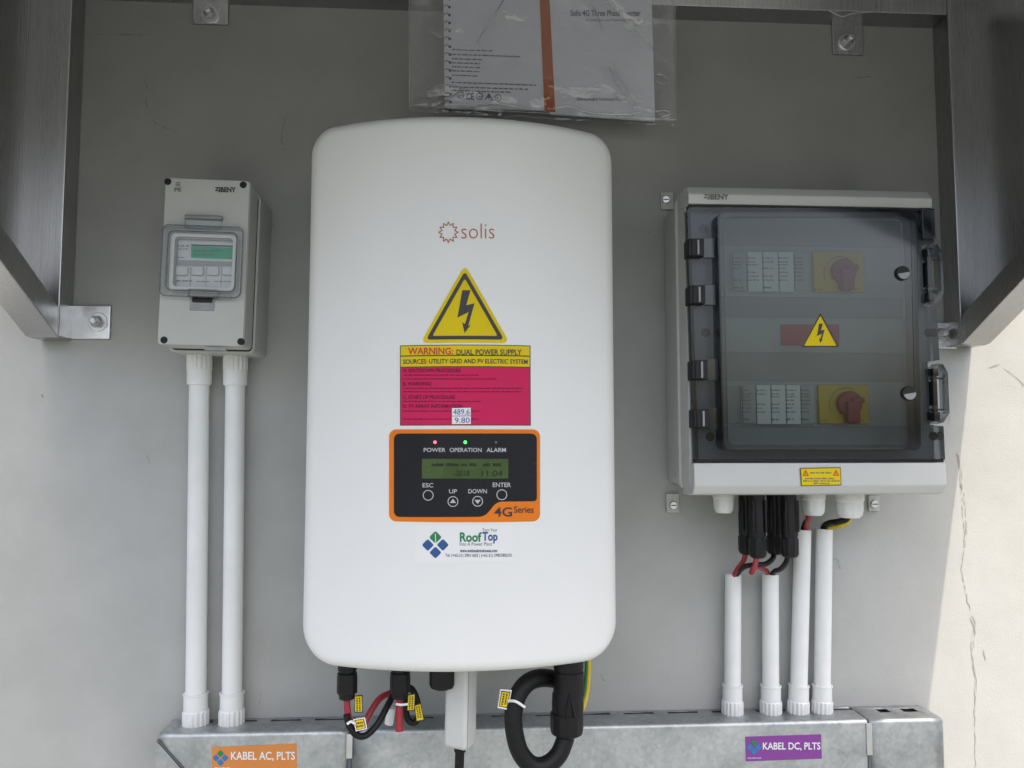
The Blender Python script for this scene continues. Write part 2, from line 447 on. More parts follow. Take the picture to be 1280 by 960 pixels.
ribbon([(1197, 566), (1203, 622), (1206, 673), (1202, 712), (1211, 757), (1219, 780), (1213, 808), (1219, 847), (1219, 904), (1220, 960), (1224, 1010)], 1.3, 'crack', M['crack'], 1, .24)
ribbon([(1213, 770), (1219, 790), (1215, 815), (1221, 850), (1217, 895)], 1.1, 'crack', M['crack'], 2, .3)
ribbon([(1237, 459), (1251, 455), (1265, 468), (1282, 482), (1310, 505)], 1.0, 'crack', M['crack'], 3, .15)
ribbon([(1200, 575), (1207, 640), (1208, 672), (1203, 705)], 1.0, 'crack', M['crack'], 4, .35)
ribbon([(1229, 812), (1232, 825)], 1.5, 'crack', M['crack'], 5)
for i, (pts, wd) in enumerate([([(120, 42), (150, 43), (190, 44)], .9), ([(184, 92), (180, 98), (184, 112), (181, 124)], 1.3), ([(190, 150), (205, 160), (221, 165)], .9),
        ([(356, 145), (353, 165), (352, 176), (355, 188)], 1.3), ([(182, 120), (184, 134)], 1.2), ([(1041, 698), (1047, 700), (1051, 711)], 1.0), ([(1070, 97), (1090, 96)], 1.5),
        ([(340, 282), (343, 283)], 3), ([(184, 570), (187, 580)], .8), ([(51, 493), (53, 497)], 1.6), ([(811, 290), (813, 292)], 2), ([(1183, 505), (1188, 520), (1186, 530)], 1.0), ([(752, 843), (755, 851)], 1.6), ([(326, 866), (324, 880)], .8)]):
    ribbon(pts, wd, 'scuff_mark', M['mark'], 20+i, .1)

# ------------------------------------------------------------------ stainless canopy
XL, XR = W(100, 200, 0).x, W(1173, 240, 0).x
TW, TD = .037, .035
zb = (W(90, 424, 0).z+W(1200, 437, 0).z)/2
zu = (W(80, 377, TD).z+W(1209, 400, TD).z)/2
zt0 = (W(900, 26, 0).z+W(1187, 38, 0).z)/2          # underside of the top rail
zt1 = zt0+.036
pa, pb = WX(80, 377, XL), WX(0, 262, XL)
pc, pd = WX(1207, 400, XR), WX(1280, 319, XR)
KB = ((pb.z-pa.z)/(pa.y-pb.y)+(pd.z-pc.z)/(pc.y-pd.y))/2
RO = TD+(zt1-zu)/KB
mm=(W(1205,440).x-W(1148,890).x)/(W(1205,440).z-W(1148,890).z); print('lx want', mm*(KB-2.2)); print('canopy', XL-0, XR, zb, zu, zt0, 'k', (pb.z-pa.z)/(pa.y-pb.y), (pd.z-pc.z)/(pc.y-pd.y), 'R', RO)
can = empty('steel_canopy', (0, 0, 0))
tag(can, 'dark brushed stainless steel canopy with triangular side sheets and diagonal braces above the boxes', 'canopy')
ox = {}
for sgn, xi in ((-1, XL), (1, XR)):
    a, b_ = (xi-TW, xi) if sgn < 0 else (xi, xi+TW)
    MB().box(a, b_, -TD, 0, zb, zt1, .0025).build('post', M['stainless'], can)
    dz = KB*(RO-TD)
    MB().prism_x([(-TD-.001, zu), (-TD-.001, zb), (-RO, zb+dz), (-RO, zu+dz)], a, b_, .0022).build('brace', M['stainless'], can)
    xs = xi+sgn*.030
    pl = MB(); b = bmesh.new()
    prof = [(-TD-.0005, zu+.001), (-RO, zu+dz), (-RO, zt1), (-TD-.0005, zt1)]
    pl.prism_x([(-TD+.0002, zu-.004), (-RO+.02, zu+KB*(RO-.02-TD)-.004), (-RO+.02, zt1-.001), (-TD+.0002, zt1-.001)], xs-.0008, xs+.0008)
    pl.build('side_sheet', M['stainless'], can)
MB().box(XL, XR, -TD, 0, zt0, zt1, .0022).build('top_rail', M['stainless'], can)
MB().box(XL-TW-.03, XR+TW+.03, -RO-.05, 0, zt1+.001, zt1+.004).build('roof_sheet', M['stainless'], can)
MB().box(XL, XR, -RO, -RO+.035, zt1-.036, zt1, .002).build('front_rail', M['stainless'], can)
wl = MB()   # weld bead near the rail bracket
wl.tube([W(1036, 13.5, TD), W(1052, 21, TD-.002), W(1066, 17, TD), W(1088, 15.2, TD)], .0011, 8)
wl.build('weld_bead', M['stainless'], can)

def bracket(px0, py0, px1, py1, bx, by, dark=False):
    a, c = W(px0, py0, .003), W(px1, py1, .003)
    if px0 < 100: a.x = XL-.004
    o = MB().box(a.x, c.x, -.004, 0, c.z, a.z, .001).build('bracket', M['bright_steel'] if not dark else M['stainless'], can)
    p = W(bx, by, .008)
    MB().disc(p.x, p.z, .0115, -.004, -.0062, 24, .0006).build('washer', M['bright_steel'], o)
    MB().disc(p.x, p.z, .0075, -.006, -.0125, 6, .0012).build('nut', M['dark_steel'], o)
    MB().disc(p.x, p.z, .0038, -.0125, -.0205, 12, .0008).build('stud', M['bright_steel'], o)
    return o
bracket(98, 382, 137, 424, 121, 402)
bracket(242, -14, 285, 31, 262, 17, True)
bracket(1040, 30, 1079, 69, 1060, 51, True)
bracket(1166, 403, 1196, 436, 1176, 417)

# ------------------------------------------------------------------ galvanised cable tray
tl, tr = W(220, 900, 0), W(1145, 882, 0)
TIL = math.atan2(-(tr.z-tl.z), tr.x-tl.x)
tray = empty('cable_tray', (tl.x-.003, 0, tl.z), TIL)
print('tray tilt', math.degrees(TIL), 'len', tr.x-tl.x)
tag(tray, 'galvanised steel cable trunking running along the wall under the pipes', 'cable tray')
TRD, TRH = .048, .057
st = Surf(tray, TRD)
xj = [0, st.pt(437, 935)[0], st.pt(1086, 930)[0], st.pt(1178, 925)[0]]
def tray_section(x0, x1, slots, rows, name='tray_section'):
    prof = [(-.0005, 0)]+[(-y, 0) for y in rows]+[(-TRD+.004, 0)]
    for i in range(1, 5):
        a = i/4*math.pi/2; prof.append((-TRD+.004-.004*math.sin(a), -.004+.004*math.cos(a)))
    prof += [(-TRD, -.02), (-TRD, -TRH), (-TRD+.012, -TRH), (-.0005, -TRH)]
    xs = sorted({x0, x1, *[v for sl in slots for v in sl]})
    b = bmesh.new(); V = [[b.verts.new((x, y, z)) for y, z in prof] for x in xs]
    for i in range(len(xs)-1):
        mid = (xs[i]+xs[i+1])/2; hole = any(a < mid < c for a, c in slots)
        for j in range(len(prof)-1):
            if hole and j == 1: continue
            b.faces.new((V[i][j], V[i][j+1], V[i+1][j+1], V[i+1][j]))
    mb = MB().merge(b); o = mb.build(name, M['galv'], tray, 30)
    sm = o.modifiers.new('thickness', 'SOLIDIFY'); sm.thickness = .0014; sm.offset = 0
    return o
sb_ = Surf(tray, .008)
def slot_x(px0, px1): return sb_.pt(px0, 895)[0], sb_.pt(px1, 895)[0]
slots = [slot_x(p, p+38) for p in range(229, 1075, 55)]
def cut(x0, x1): return [s_ for s_ in slots if s_[0] > x0+.006 and s_[1] < x1-.006]
tray_section(xj[0], xj[1]-.0012, cut(xj[0], xj[1]), (.0052, .0130))
tray_section(xj[1]+.0012, xj[2]-.003, cut(xj[1], xj[2]-.045)+[slot_x(1038, 1064)], (.0052, .0130))
tray_section(xj[2]+.001, xj[3], [slot_x(1092, 1106), slot_x(1122, 1140)], (.010, .024))
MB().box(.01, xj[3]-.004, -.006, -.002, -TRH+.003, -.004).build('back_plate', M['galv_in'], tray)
# joint straps, left end flap, end return
for x, hh in ((xj[1], .03), (xj[2], .04)):
    MB().box(x-.0035, x+.0035, -TRD-.0026, -TRD-.0004, -hh, -.003, .0007).build('joint_strap', M['bright_steel'], tray)
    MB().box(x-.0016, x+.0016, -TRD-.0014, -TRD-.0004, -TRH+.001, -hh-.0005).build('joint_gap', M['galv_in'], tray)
fl = MB(); fl.plate([(-.0008, -.006), (-.0008, -TRH), (.046, -TRH)], [], -TRD-.0030, -TRD-.0012); fl.build('end_flap', M['galv'], tray)
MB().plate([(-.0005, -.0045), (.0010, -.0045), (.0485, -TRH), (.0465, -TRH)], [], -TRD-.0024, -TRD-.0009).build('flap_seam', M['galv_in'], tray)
MB().box(xj[3]-.0012, xj[3]+.0016, -TRD, -.001, -TRH, -.002, .0004).build('end_plate', M['galv'], tray)
MB().box(-.0016, -.0006, -TRD+.002, -.001, -TRH, -.003).build('end_plate', M['galv'], tray)

def diamond(s, mb, cx, cy, h, lift):
    o = []
    for dx, dy in ((0, -h), (h, 0), (0, h), (-h, 0)):
        p = Vector((cx+dx, cy+dy)); q = Vector((cx-dy, cy+dx)); o
    pts = [(cx, cy-h), (cx+h, cy), (cx, cy+h), (cx-h, cy)]; out = []
    for i in range(4):
        p, a, b = Vector(pts[i]), Vector(pts[i-1]), Vector(pts[(i+1) % 4]); r = h*.28
        u, v = (a-p).normalized()*r, (b-p).normalized()*r
        for k in range(4):
            t = k/3; q = p+u*(1-t)**2+v*t**2; out.append((q.x, q.y))
    s.poly(mb, out, lift)
def tray_sticker(corners, m, label, body, tx, logo):
    mb = MB(); st.poly(mb, corners, .0009); k = mb.build('sticker', m, tray, 0); k['label'] = label
    mb = MB(); st.text(mb, body, *tx, .0013, .018); mb.build('lettering', M['print_white'], k, 0)
    lx, ly, h = logo
    mb = MB(); diamond(st, mb, lx, ly-h*1.2, h, .0013); mb.build('logo_leaf', M['green'], k, 0)
    mb = MB()
    for dx, dy in ((-1.2, 0), (1.2, 0), (0, 1.2)): diamond(st, mb, lx+dx*h, ly+dy*h, h, .0013)
    mb.build('logo_diamond', M['blue_bright'], k, 0)
    return k
k = tray_sticker([(265, 933.5), (371, 929), (371.5, 962), (265.5, 966)], M['orange_dull'], 'orange sticker lettered KABEL AC, PLTS', 'KABEL AC, PLTS', (289, 939, 369, 951), (276, 947, 4.6))
mb = MB(); st.greek(mb, 269, 958.5, 288, 1.6, .0013, 5); mb.build('fine_print', M['print_white'], k, 0)
k = tray_sticker([(931, 920.5), (1026, 917.5), (1027, 948), (932, 951.5)], M['purple'], 'purple sticker lettered KABEL DC, PLTS', 'KABEL DC, PLTS', (953, 927.5, 1025, 938), (942, 933.5, 4.4))
mb = MB(); st.greek(mb, 934, 946.2, 951, 1.4, .0013, 6); mb.build('fine_print', M['print_white'], k, 0)

# ------------------------------------------------------------------ PVC conduits
def conduit(xt, yt, xb, yb, rad, cr, ch, label, group, top=None, d=.0165, cap=None):
    p0, p1 = W(xb, yb, d), W(xt, yt, d)
    v = p1-p0; L = v.length
    o = empty('conduit_pipe', p0); o.rotation_mode = 'QUATERNION'; o.rotation_quaternion = v.to_track_quat('Z', 'Y')
    tag(o, label, 'conduit', group)
    zt = L if top is None else L-.004
    MB().lathe([(rad, .004), (rad, zt-.001), (rad-.0005, zt), (rad-.0017, zt), (rad-.0018, zt-.05), (rad-.004, zt-.08)], 32, caps=False).build('pipe', M['pvc'], o, 40)
    prof = [(cr-.001, 0), (cr+.0003, .001), (cr+.0003, .0185), (cr-.0004, .0195), (cr-.0010, .0205), (cr-.0012, ch-.002), (cr-.0004, ch-.0015), (cr-.0004, ch), (rad+.0002, ch+.0001), (rad+.0001, ch-.004)]
    MB().lathe(prof, 96, flute=(.0005, .0188, .0011, 16)).build('coupling', M['pvc'], o, 30)
    if top:
        pr = [(rad+.0001, L-.0385), (cr-.0016, L-.038), (cr-.0006, L-.036), (cr-.0005, L-.020), (cr, L-.019), (cr, L+.002)]
        MB().lathe(pr, 96, flute=(L-.0195, L+.01, .0010, 16)).build('coupling', M['pvc'], o, 30)
    return o
conduit(249.5, 442, 244.5, 909, .0117, .0148, .0395, 'tall white PVC pipe under the breaker enclosure, outer one of two', 'pipes under the breaker enclosure', True)
conduit(294.5, 443, 289.5, 908, .0115, .0146, .0395, 'tall white PVC pipe under the breaker enclosure, nearer the white inverter', 'pipes under the breaker enclosure', True)
g4 = 'pipes under the combiner box'
conduit(916.5, 717.5, 915.5, 896, .0099, .0129, .0385, 'short white PVC pipe farthest from the sunlit wall, red and black wires in its top', g4)
conduit(963, 717.5, 963.5, 896.5, .0100, .0130, .0385, 'short white PVC pipe between another short pipe and the tall leaning pipe', g4)
conduit(1003.5, 662, 997.5, 896, .0102, .0131, .0385, 'tall leaning white PVC pipe taking a red wire from the gland above', g4)
conduit(1030.3, 661, 1027.2, 896, .0100, .0127, .0385, 'tall white PVC pipe taking the yellow and green striped wire', g4)

# ------------------------------------------------------------------ breaker enclosure (small box with window)
mc = W(257, 330, 0)
enc = empty('breaker_enclosure', (mc.x, 0, mc.z), .018)
tag(enc, 'small light grey breaker enclosure with clear hinged window above two white pipes', 'breaker box')
DC_, DB = .095, .058
sf = Surf(enc, DC_)
x0, z0, x1, z1 = sf.rect(202.2, 224.5, 308, 431.5)
wx0, wz0, wx1, wz1 = sf.rect(208, 288, 301, 369)
base = MB().slab(x0-.001, z0-.004, x1+.0035, z1-.004, .006, 0, -DB, .0015).build('base', M['grey_plastic'], enc)
MB().slab(x0+.002, z0-.002, x1+.001, z1-.006, .005, -DB, -DB-.002, .0003).build('gasket', M['black'], enc)
cv = MB()
b = [rrect(x0, z0, x1, z1, .004), rrect(wx0+.006, wz0+.006, wx1-.006, wz1-.006, .004)]
cv.plate(b[0], [b[1]], -DC_+.004, -DC_)
cv.plate(rrect(x0-.0006, z0-.0006, x1+.0006, z1+.0006, .0045), [rrect(x0+.004, z0+.004, x1-.004, z1-.004, .003)], -DB-.002, -DC_+.0025)
cover = cv.build('cover', M['grey_plastic'], enc)
def screw(s, px, py, d, r, root, m=M['black'], slot=M['black_rubber'], name='screw'):
    x, z = s.pt(px, py)
    o = MB().disc(x, z, r, -d+.002, -d-.0004, 18, .0003).build(name, m, root)
    MB().disc(x, z, r*.45, -d-.0003, -d-.0007, 6).build('slot', slot, o)
    return o
for px, py in ((209.8, 227), (304, 231), (205, 425), (301, 427)): screw(sf, px, py, DC_, .0040, enc)
mb = MB(); sf.text(mb, 'BENY', 276, 234, 295, 240.5, .0003, .045); sf.text(mb, 'ZJ', 268.5, 234, 275.5, 240.5, .0003, .05); mb.build('brand_lettering', M['print'], enc, 0)
mb = MB(); sf.text(mb, 'PE', 218, 234.6, 227, 239.6, .0003, .03)
for i in range(3): sf.poly(mb, [(219.5, 228+i*2), (225.5, 228.1+i*2), (225.5, 229.1+i*2), (219.5, 229+i*2)], .0003)
mb.build('mark', M['print_soft'], enc, 0)
# breaker behind the window
br = MB().box(wx0+.005, wx1-.005, -DC_+.030, -DC_+.0065, wz0+.005, wz1-.005).build('breaker', M['breaker'], enc)
MB().plate(rrect(wx0+.004, wz0+.004, wx1-.004, wz1-.004, .004), [rrect(wx0+.0095, wz0+.0075, wx1-.0095, wz1-.010, .0015)], -DC_+.0068, -DC_+.0005).build('window_well', M['grey_plastic'], enc)
s2 = Surf(enc, DC_-.006)
def zbox(s, x0, y0, x1, y1, ya, yb, name, m, root, bev=.0004):
    q = s.rect(x0, y0, x1, y1); return MB().box(q[0], q[2], -yb, -ya, q[1], q[3], bev).build(name, m, root)
zbox(s2, 218, 326, 292.5, 332.5, DC_-.0066, DC_-.0058, 'handle_recess', M['inner_light'], br)
for i in range(4):
    a = 220.5+i*19.2
    zbox(s2, a, 333, min(a+15.5, 292), 345, DC_-.0075, DC_-.0022, 'toggle', M['breaker'], br, .0021)
for a in (237.8, 257, 276.4): zbox(s2, a, 334, a+.8, 357, DC_-.0068, DC_-.0057, 'module_gap', M['grey_plastic'], br, 0)
mb = MB(); s2.poly(mb, [(239, 308), (292, 309.5), (292, 324), (239, 322)], .0004); mb.build('green_label', M['mint'], br, 0)
mb = MB(); s2.poly(mb, [(239, 305.5), (292, 307), (292, 308.6), (239, 307.3)], .0005); mb.build('label_edge', M['print_navy'], br, 0)
mb = MB()
s2.greek(mb, 242, 312, 276, 2.6, .0008, 2); s2.greek(mb, 242, 317.5, 270, 1.8, .0008, 3); s2.greek(mb, 219.5, 306, 236, 2.4, .0004, 4); s2.greek(mb, 220, 310.5, 235, 1.6, .0004, 8)
s2.greek(mb, 221, 321, 231, 1.4, .0004, 9); s2.greek(mb, 220, 350, 240, 2, .0004, 10); s2.greek(mb, 246, 351, 262, 1.5, .0004, 11); s2.greek(mb, 268, 351, 290, 1.5, .0004, 12)
mb.build('fine_print', M['print_soft'], br, 0)
# hinged window
wn = MB()
oo = rrect(wx0-.0035, wz0-.003, wx1+.003, wz1+.003, .008, 9)
def inset(x0, z0, x1, z1, i, r): return rrect(x0+i, z0+i, x1-i, z1-i, r, 9)
wn.slab(wx0+.003, wz0+.003, wx1-.003, wz1-.003, .005, -DC_-.0015, -DC_-.0085, .002)
win = wn.build('window', M['clear'], enc)
fr = MB().plate(oo, [rrect(wx0+.0045, wz0+.0045, wx1-.0045, wz1-.0045, .006, 9)], -DC_-.0006, -DC_-.007); fr.build('window_rim', M['clear_rim'], win)
fr = MB().plate(rrect(wx0+.0028, wz0+.0028, wx1-.0028, wz1-.0028, .006, 9), [rrect(wx0+.0088, wz0+.0085, wx1-.0088, wz1-.0085, .004, 9)], -DC_-.0005, -DC_-.0025); fr.build('inner_frame', M['white_vinyl'], win)
for g0, g1 in ((-.0036, -.0026), (.0028, .0036)):
    MB().plate(rrect(wx0+g0, wz0+g0, wx1-g0, wz1-g0, .007, 9), [rrect(wx0+g1, wz0+g1, wx1-g1, wz1-g1, .0065, 9)], -DC_-.0072, -DC_-.0078).build('rim_edge', M['clear_edge'], win)
q = sf.rect(232.5, 270.5, 278.5, 287); MB().box(q[0], q[2], -DC_-.006, -DC_-.0005, q[1], q[3], .001).build('hinge', M['clear_rim'], win)
MB().box(q[0], q[2], -DC_-.0055, -DC_+.002, q[3]-.004, q[3]-.0005, .0005).build('hinge_pin', M['grey_lug'], win)
q = sf.rect(237.5, 374, 268, 388.5); MB().box(q[0], q[2], -DC_-.0012, -DC_+.0015, q[1], q[3], .0005).build('latch_recess', M['grey_lug'], win)
q2 = sf.rect(241, 371, 266, 378.5); MB().box(q2[0], q2[2], -DC_-.0026, -DC_-.001, q2[1], q2[3], .0004).build('latch_hook', M['black'], win)
q = sf.rect(237, 363, 275, 374); MB().box(q[0], q[2], -DC_-.0095, -DC_-.001, q[1], q[3], .002).build('latch', M['clear_rim'], win)
q = sf.rect(268, 370, 292, 375.5); MB().box(q[0], q[2], -DC_-.008, -DC_-.003, q[1], q[3], .002).build('pull_lip', M['clear_rim'], win)
q = sf.rect(255, 434.5, 282, 436.5); MB().box(q[0], q[2], -DC_+.001, -DC_+.006, q[1]-.001, q[3], 0).build('catch', M['grey_lug'], enc)

# ------------------------------------------------------------------ inverter
RC = .285
def front_d(x): return .215-(RC-math.sqrt(max(RC*RC-x*x, 1e-6)))
ic = W(578, 495, .17)
inv = empty('solar_inverter', (ic.x, 0, ic.z))
tag(inv, 'tall white solar inverter with bulging front and orange rimmed control panel', 'inverter')
si = Surf(inv, front_d)
hw = (W(769.3, 500, .155).x-W(386.0, 500, .155).x)/2
zt = W(560, 143.5, .21).z-ic.z; zbm = W(580, 841.5, .21).z-ic.z
print('inverter', hw*2, zt-zbm)
def rrect2(x0, z0, x1, z1, rt, rb, n):
    pts = []
    for sx, top, a0 in ((1, 1, 0), (-1, 1, 90), (-1, 0, 180), (1, 0, 270)):
        r_ = rt if top else rb; cx = (x1-r_) if sx > 0 else (x0+r_); cz = (z1-r_) if top else (z0+r_)
        for i in range(n):
            a = R(a0+90*i/(n-1)); pts.append((cx+r_*math.cos(a), cz+r_*math.sin(a)))
    return pts
def shell():
    b = bmesh.new(); rings = []
    FIL = .012
    def ring(ins, dep, n=10):
        pts = rrect2(-hw+ins, zbm+ins, hw-ins, zt-ins, max(.026-ins, .0006), max(.036-ins, .0006), n)
        # subdivide the straight runs so the bulge follows its curve
        out = []
        for i in range(len(pts)):
            p, q = pts[i], pts[(i+1) % len(pts)]; out.append(p)
            if (i+1) % n == 0:
                for k in range(1, 24): out.append((p[0]+(q[0]-p[0])*k/24, p[1]+(q[1]-p[1])*k/24))
        rings.append([b.verts.new((x, -dep(x), z)) for x, z in out])
    ring(.004, lambda x: .055); ring(.0, lambda x: .062); ring(0, lambda x: front_d(x)-FIL)
    for i in range(1, 8):
        a = i/7*math.pi/2; ring(FIL*(1-math.cos(a)), lambda x, a=a: front_d(x)-FIL*(1-math.sin(a)))
    k = FIL
    while k < hw-.008:
        k += .0075; ring(min(k, hw-.003), front_d)
    for p, q in zip(rings, rings[1:]):
        for i in range(len(p)):
            j = (i+1) % len(p); b.faces.new((p[i], p[j], q[j], q[i]))
    b.faces.new(rings[-1]); b.faces.new(rings[0][::-1])
    bmesh.ops.recalc_face_normals(b, faces=b.faces)
    return MB().merge(b).build('front_cover', M['enamel'], inv, 50)
shell()
MB().box(-hw+.025, hw-.025, -.06, -.012, zbm+.02, zt-.03, .004).build('heat_sink', M['grey_lug'], inv)
MB().box(-hw+.06, hw-.06, -.012, 0, zt-.2, zt-.06, .001).build('wall_bracket', M['bright_steel'], inv)

# logo
mb = MB(); si.text(mb, 'solis', 576.5, 279.5, 618, 298.5, .0004, -.014)
lg = mb.build('logo_lettering', M['logo_orange'], inv, 0)
mb = MB(); cx, cy = 560.5, 290.5
zz = []
for i in range(24):
    a = 2*math.pi*i/24+math.pi/2; r = 13 if i % 2 == 0 else 8.6
    zz.append((cx+r*math.cos(a)*.95, cy-r*math.sin(a)))
def stroke(s, mb, pts, wd, lift, closed=False):
    n = len(pts)
    for i in range(n if closed else n-1):
        p, q = Vector(pts[i]), Vector(pts[(i+1) % n]); t = (q-p)
        if t.length < 1e-6: continue
        t.normalize(); nn = Vector((-t.y, t.x))*wd/2; e = t*wd*.2
        s.poly(mb, [tuple(p-e+nn), tuple(q+e+nn), tuple(q+e-nn), tuple(p-e-nn)], lift+i*1e-6)
stroke(si, mb, zz, 1.15, .0004, True); mb.build('sunburst_logo', M['logo_orange'], inv, 0)

def hazard(s, root, tri, lift, edge=None, bw=.12):
    """yellow triangle sticker with black inner border and lightning arrow; photo corners top, right, left"""
    cx = sum(p[0] for p in tri)/3; cy = sum(p[1] for p in tri)/3; H = tri[1][1]-tri[0][1]
    def sc(f, r):
        T = [(cx+(x-cx)*f, cy+(y-cy)*f) for x, y in tri]; out = []
        for i in range(3):
            p, a, b = Vector(T[i]), Vector(T[i-1]), Vector(T[(i+1) % 3]); u, v = (a-p).normalized()*r, (b-p).normalized()*r
            for k in range(6):
                t = k/5; q = p+u*(1-t)**2+v*t**2; out.append((q.x, q.y))
        return out
    f1 = 1.0 if edge else .885
    mb = MB(); s.poly(mb, sc(1.0, H*.10), lift); st_ = mb.build('warning_triangle', M['yellow'], root, 0)
    mb = MB(); s.poly(mb, sc(f1-.01, H*.06), lift+.0003, [sc(f1-bw*(1.25 if not edge else 1.2), H*.03)]); mb.build('border', M['print'], st_, 0)
    U = H/98.5
    B = [(-3.3, -33.5), (7, -33.5), (1.5, -14.5), (12, -17), (4, 11.5), (7.5, 10), (-.5, 20.5), (-3.5, 7), (0, 9.3), (4.5, -6), (-9.5, 1)]
    mb = MB(); s.poly(mb, [(cx+x*U, cy+y*U) for x, y in B], lift+.0003); mb.build('lightning_bolt', M['print'], st_, 0)
    return st_
hazard(si, inv, [(581, 331), (637, 428.7), (525.7, 428.7)], .0005)

# red and yellow warning label
mb = MB(); si.poly(mb, [(500, 432), (663, 432), (663.5, 532), (500, 532)], .0004); wlb = mb.build('warning_label', M['print'], inv, 0)
mb = MB(); si.poly(mb, [(501, 433), (662, 433), (662, 444.6), (501, 444.6)], .0007); si.poly(mb, [(501, 446), (662, 446), (662, 458.6), (501, 458.6)], .0007); mb.build('yellow_band', M['yellow'], wlb, 0)
mb = MB(); si.poly(mb, [(501, 459.6), (662, 459.6), (662.4, 531), (501, 531)], .0007); mb.build('crimson_field', M['crimson'], wlb, 0)
mb = MB(); si.text(mb, 'WARNING:', 510, 434.7, 566.5, 443.4, .001, .022); mb.build('lettering', M['print_red'], wlb, 0)
mb = MB(); si.text(mb, 'DUAL POWER SUPPLY', 570.5, 437, 652, 444, .001, .018)
si.text(mb, 'SOURCES: UTILITY GRID AND PV ELECTRIC SYSTEM', 504, 449.5, 659.5, 455.3, .001, .016); mb.build('lettering', M['print'], wlb, 0)
mb = MB()
for body, y, xe in (('A. SHUTDOWN PROCEDURE', 461, 576), ('B. WARNING!', 477.5, 539), ('C. START UP PROCEDURE', 494.3, 569), ('D. PV ARRAY INFORMATION', 505.5, 578)):
    si.text(mb, body, 504, y, xe, y+4.6, .001, .012)
for i, (y, xe) in enumerate(((468, 599), (472.8, 620), (484.5, 653), (488.8, 652), (501, 601), (513, 600), (523, 598))):
    si.greek(mb, 504.5, y, xe, 1.6, .001, 30+i)
mb.build('fine_print', M['print_dark_red'], wlb, 0)
for q in ([(565, 510.2), (588.5, 509.8), (588.5, 519.4), (565, 519.8)], [(565, 520.6), (588.5, 520.2), (588.5, 530), (565, 530.2)]):
    mb = MB(); si.poly(mb, q, .0014); mb.build('value_tag', M['white_vinyl'], wlb, 0)
mb = MB(); si.text(mb, '489.6', 566.5, 511.5, 587, 518.4, .0017, 0); si.text(mb, '9.80', 568.5, 522, 587, 528.8, .0017, .0); mb.build('handwriting', M['pen_blue'], wlb, 0)

# control panel
mb = MB(); si.poly(mb, pxrr(486.4, 536.8, 675, 651.6, 9, 7), .0006); cp = mb.build('control_panel', M['orange'], inv, 0)
blk = []
def arc(cx, cy, r, a0, a1, n=7): return [(cx+r*math.cos(R(a0+(a1-a0)*i/(n-1))), cy+r*math.sin(R(a0+(a1-a0)*i/(n-1)))) for i in range(n)]
blk += arc(499.5, 549, 7, 180, 270)+arc(664, 549, 7, 270, 360)+arc(666.5, 622, 4.5, 0, 90)
P0, P1, P2, P3 = Vector((628, 626.8)), Vector((613, 627.5)), Vector((614, 645)), Vector((599, 645.8))
for i in range(13):
    t = i/12; q = P0*(1-t)**3+P1*3*t*(1-t)**2+P2*3*t*t*(1-t)+P3*t**3; blk.append((q.x, q.y))
blk += arc(499.5, 639, 7, 90, 180)
mb = MB(); si.poly(mb, blk, .0010); mb.build('black_film', M['panel_black'], cp, 0)
mb = MB(); si.poly(mb, pxrr(527.5, 573.5, 635.3, 598, .6), .0013); mb.build('display', M['lcd'], cp, 0)
mb = MB(); si.text(mb, '-2018', 567, 588, 587, 595, .0016, 0); si.text(mb, '11:04', 602, 588, 628, 595.5, .0016, 0)
si.greek(mb, 540, 578.5, 596, 4.2, .0016, 77); si.greek(mb, 604, 578, 630, 5, .0016, 79); mb.build('display_digits', M['lcd_dark'], cp, 0)
mb = MB()
si.text(mb, 'POWER', 529.7, 559.8, 557, 565, .0014, .012); si.text(mb, 'OPERATION', 562, 559.8, 602, 565, .0014, .012); si.text(mb, 'ALARM', 608, 559.8, 632.3, 565, .0014, .016)
si.text(mb, 'ESC', 528.3, 603.8, 541.7, 609.2, .0014, .012); si.text(mb, 'UP', 561.3, 611.5, 571.3, 616.7, .0014, .012)
si.text(mb, 'DOWN', 585.3, 611.3, 608.5, 616.6, .0014, .012); si.text(mb, 'ENTER', 615.8, 603.2, 638.5, 608.7, .0014, .012)
mb.build('lettering', M['print_grey'], cp, 0)
for (bx, by, ar) in ((535.3, 619, 0), (566.2, 626.8, 1), (597, 626.5, -1), (627.2, 618.3, 0)):
    mb = MB(); si.poly(mb, arc(bx, by, 6.7, 0, 345, 24), .0014, [arc(bx, by, 5.7, 0, 345, 24)])
    if ar: si.poly(mb, [(bx, by-3.4*ar), (bx+4, by+1.8*ar), (bx-4, by+1.8*ar)], .0014)
    mb.build('button', M['print_grey'], cp, 0)
for lx, ly, m in ((543.8, 552.8, 'led_red'), (581.6, 552.8, 'led_green'), (619.8, 552.8, 'led_off')):
    x, z = si.pt(lx, ly); MB().disc(x, z, .0016 if m != 'led_off' else .0013, -front_d(x)-.0008, -front_d(x)-.0018, 14, .0004).build('led', M[m], cp)
mb = MB(); si.text(mb, '4G', 617.8, 634, 640, 645.6, .0011, .012); si.text(mb, 'Series', 642.5, 632.6, 667, 641, .0011, .006); mb.build('lettering', M['print'], cp, 0)

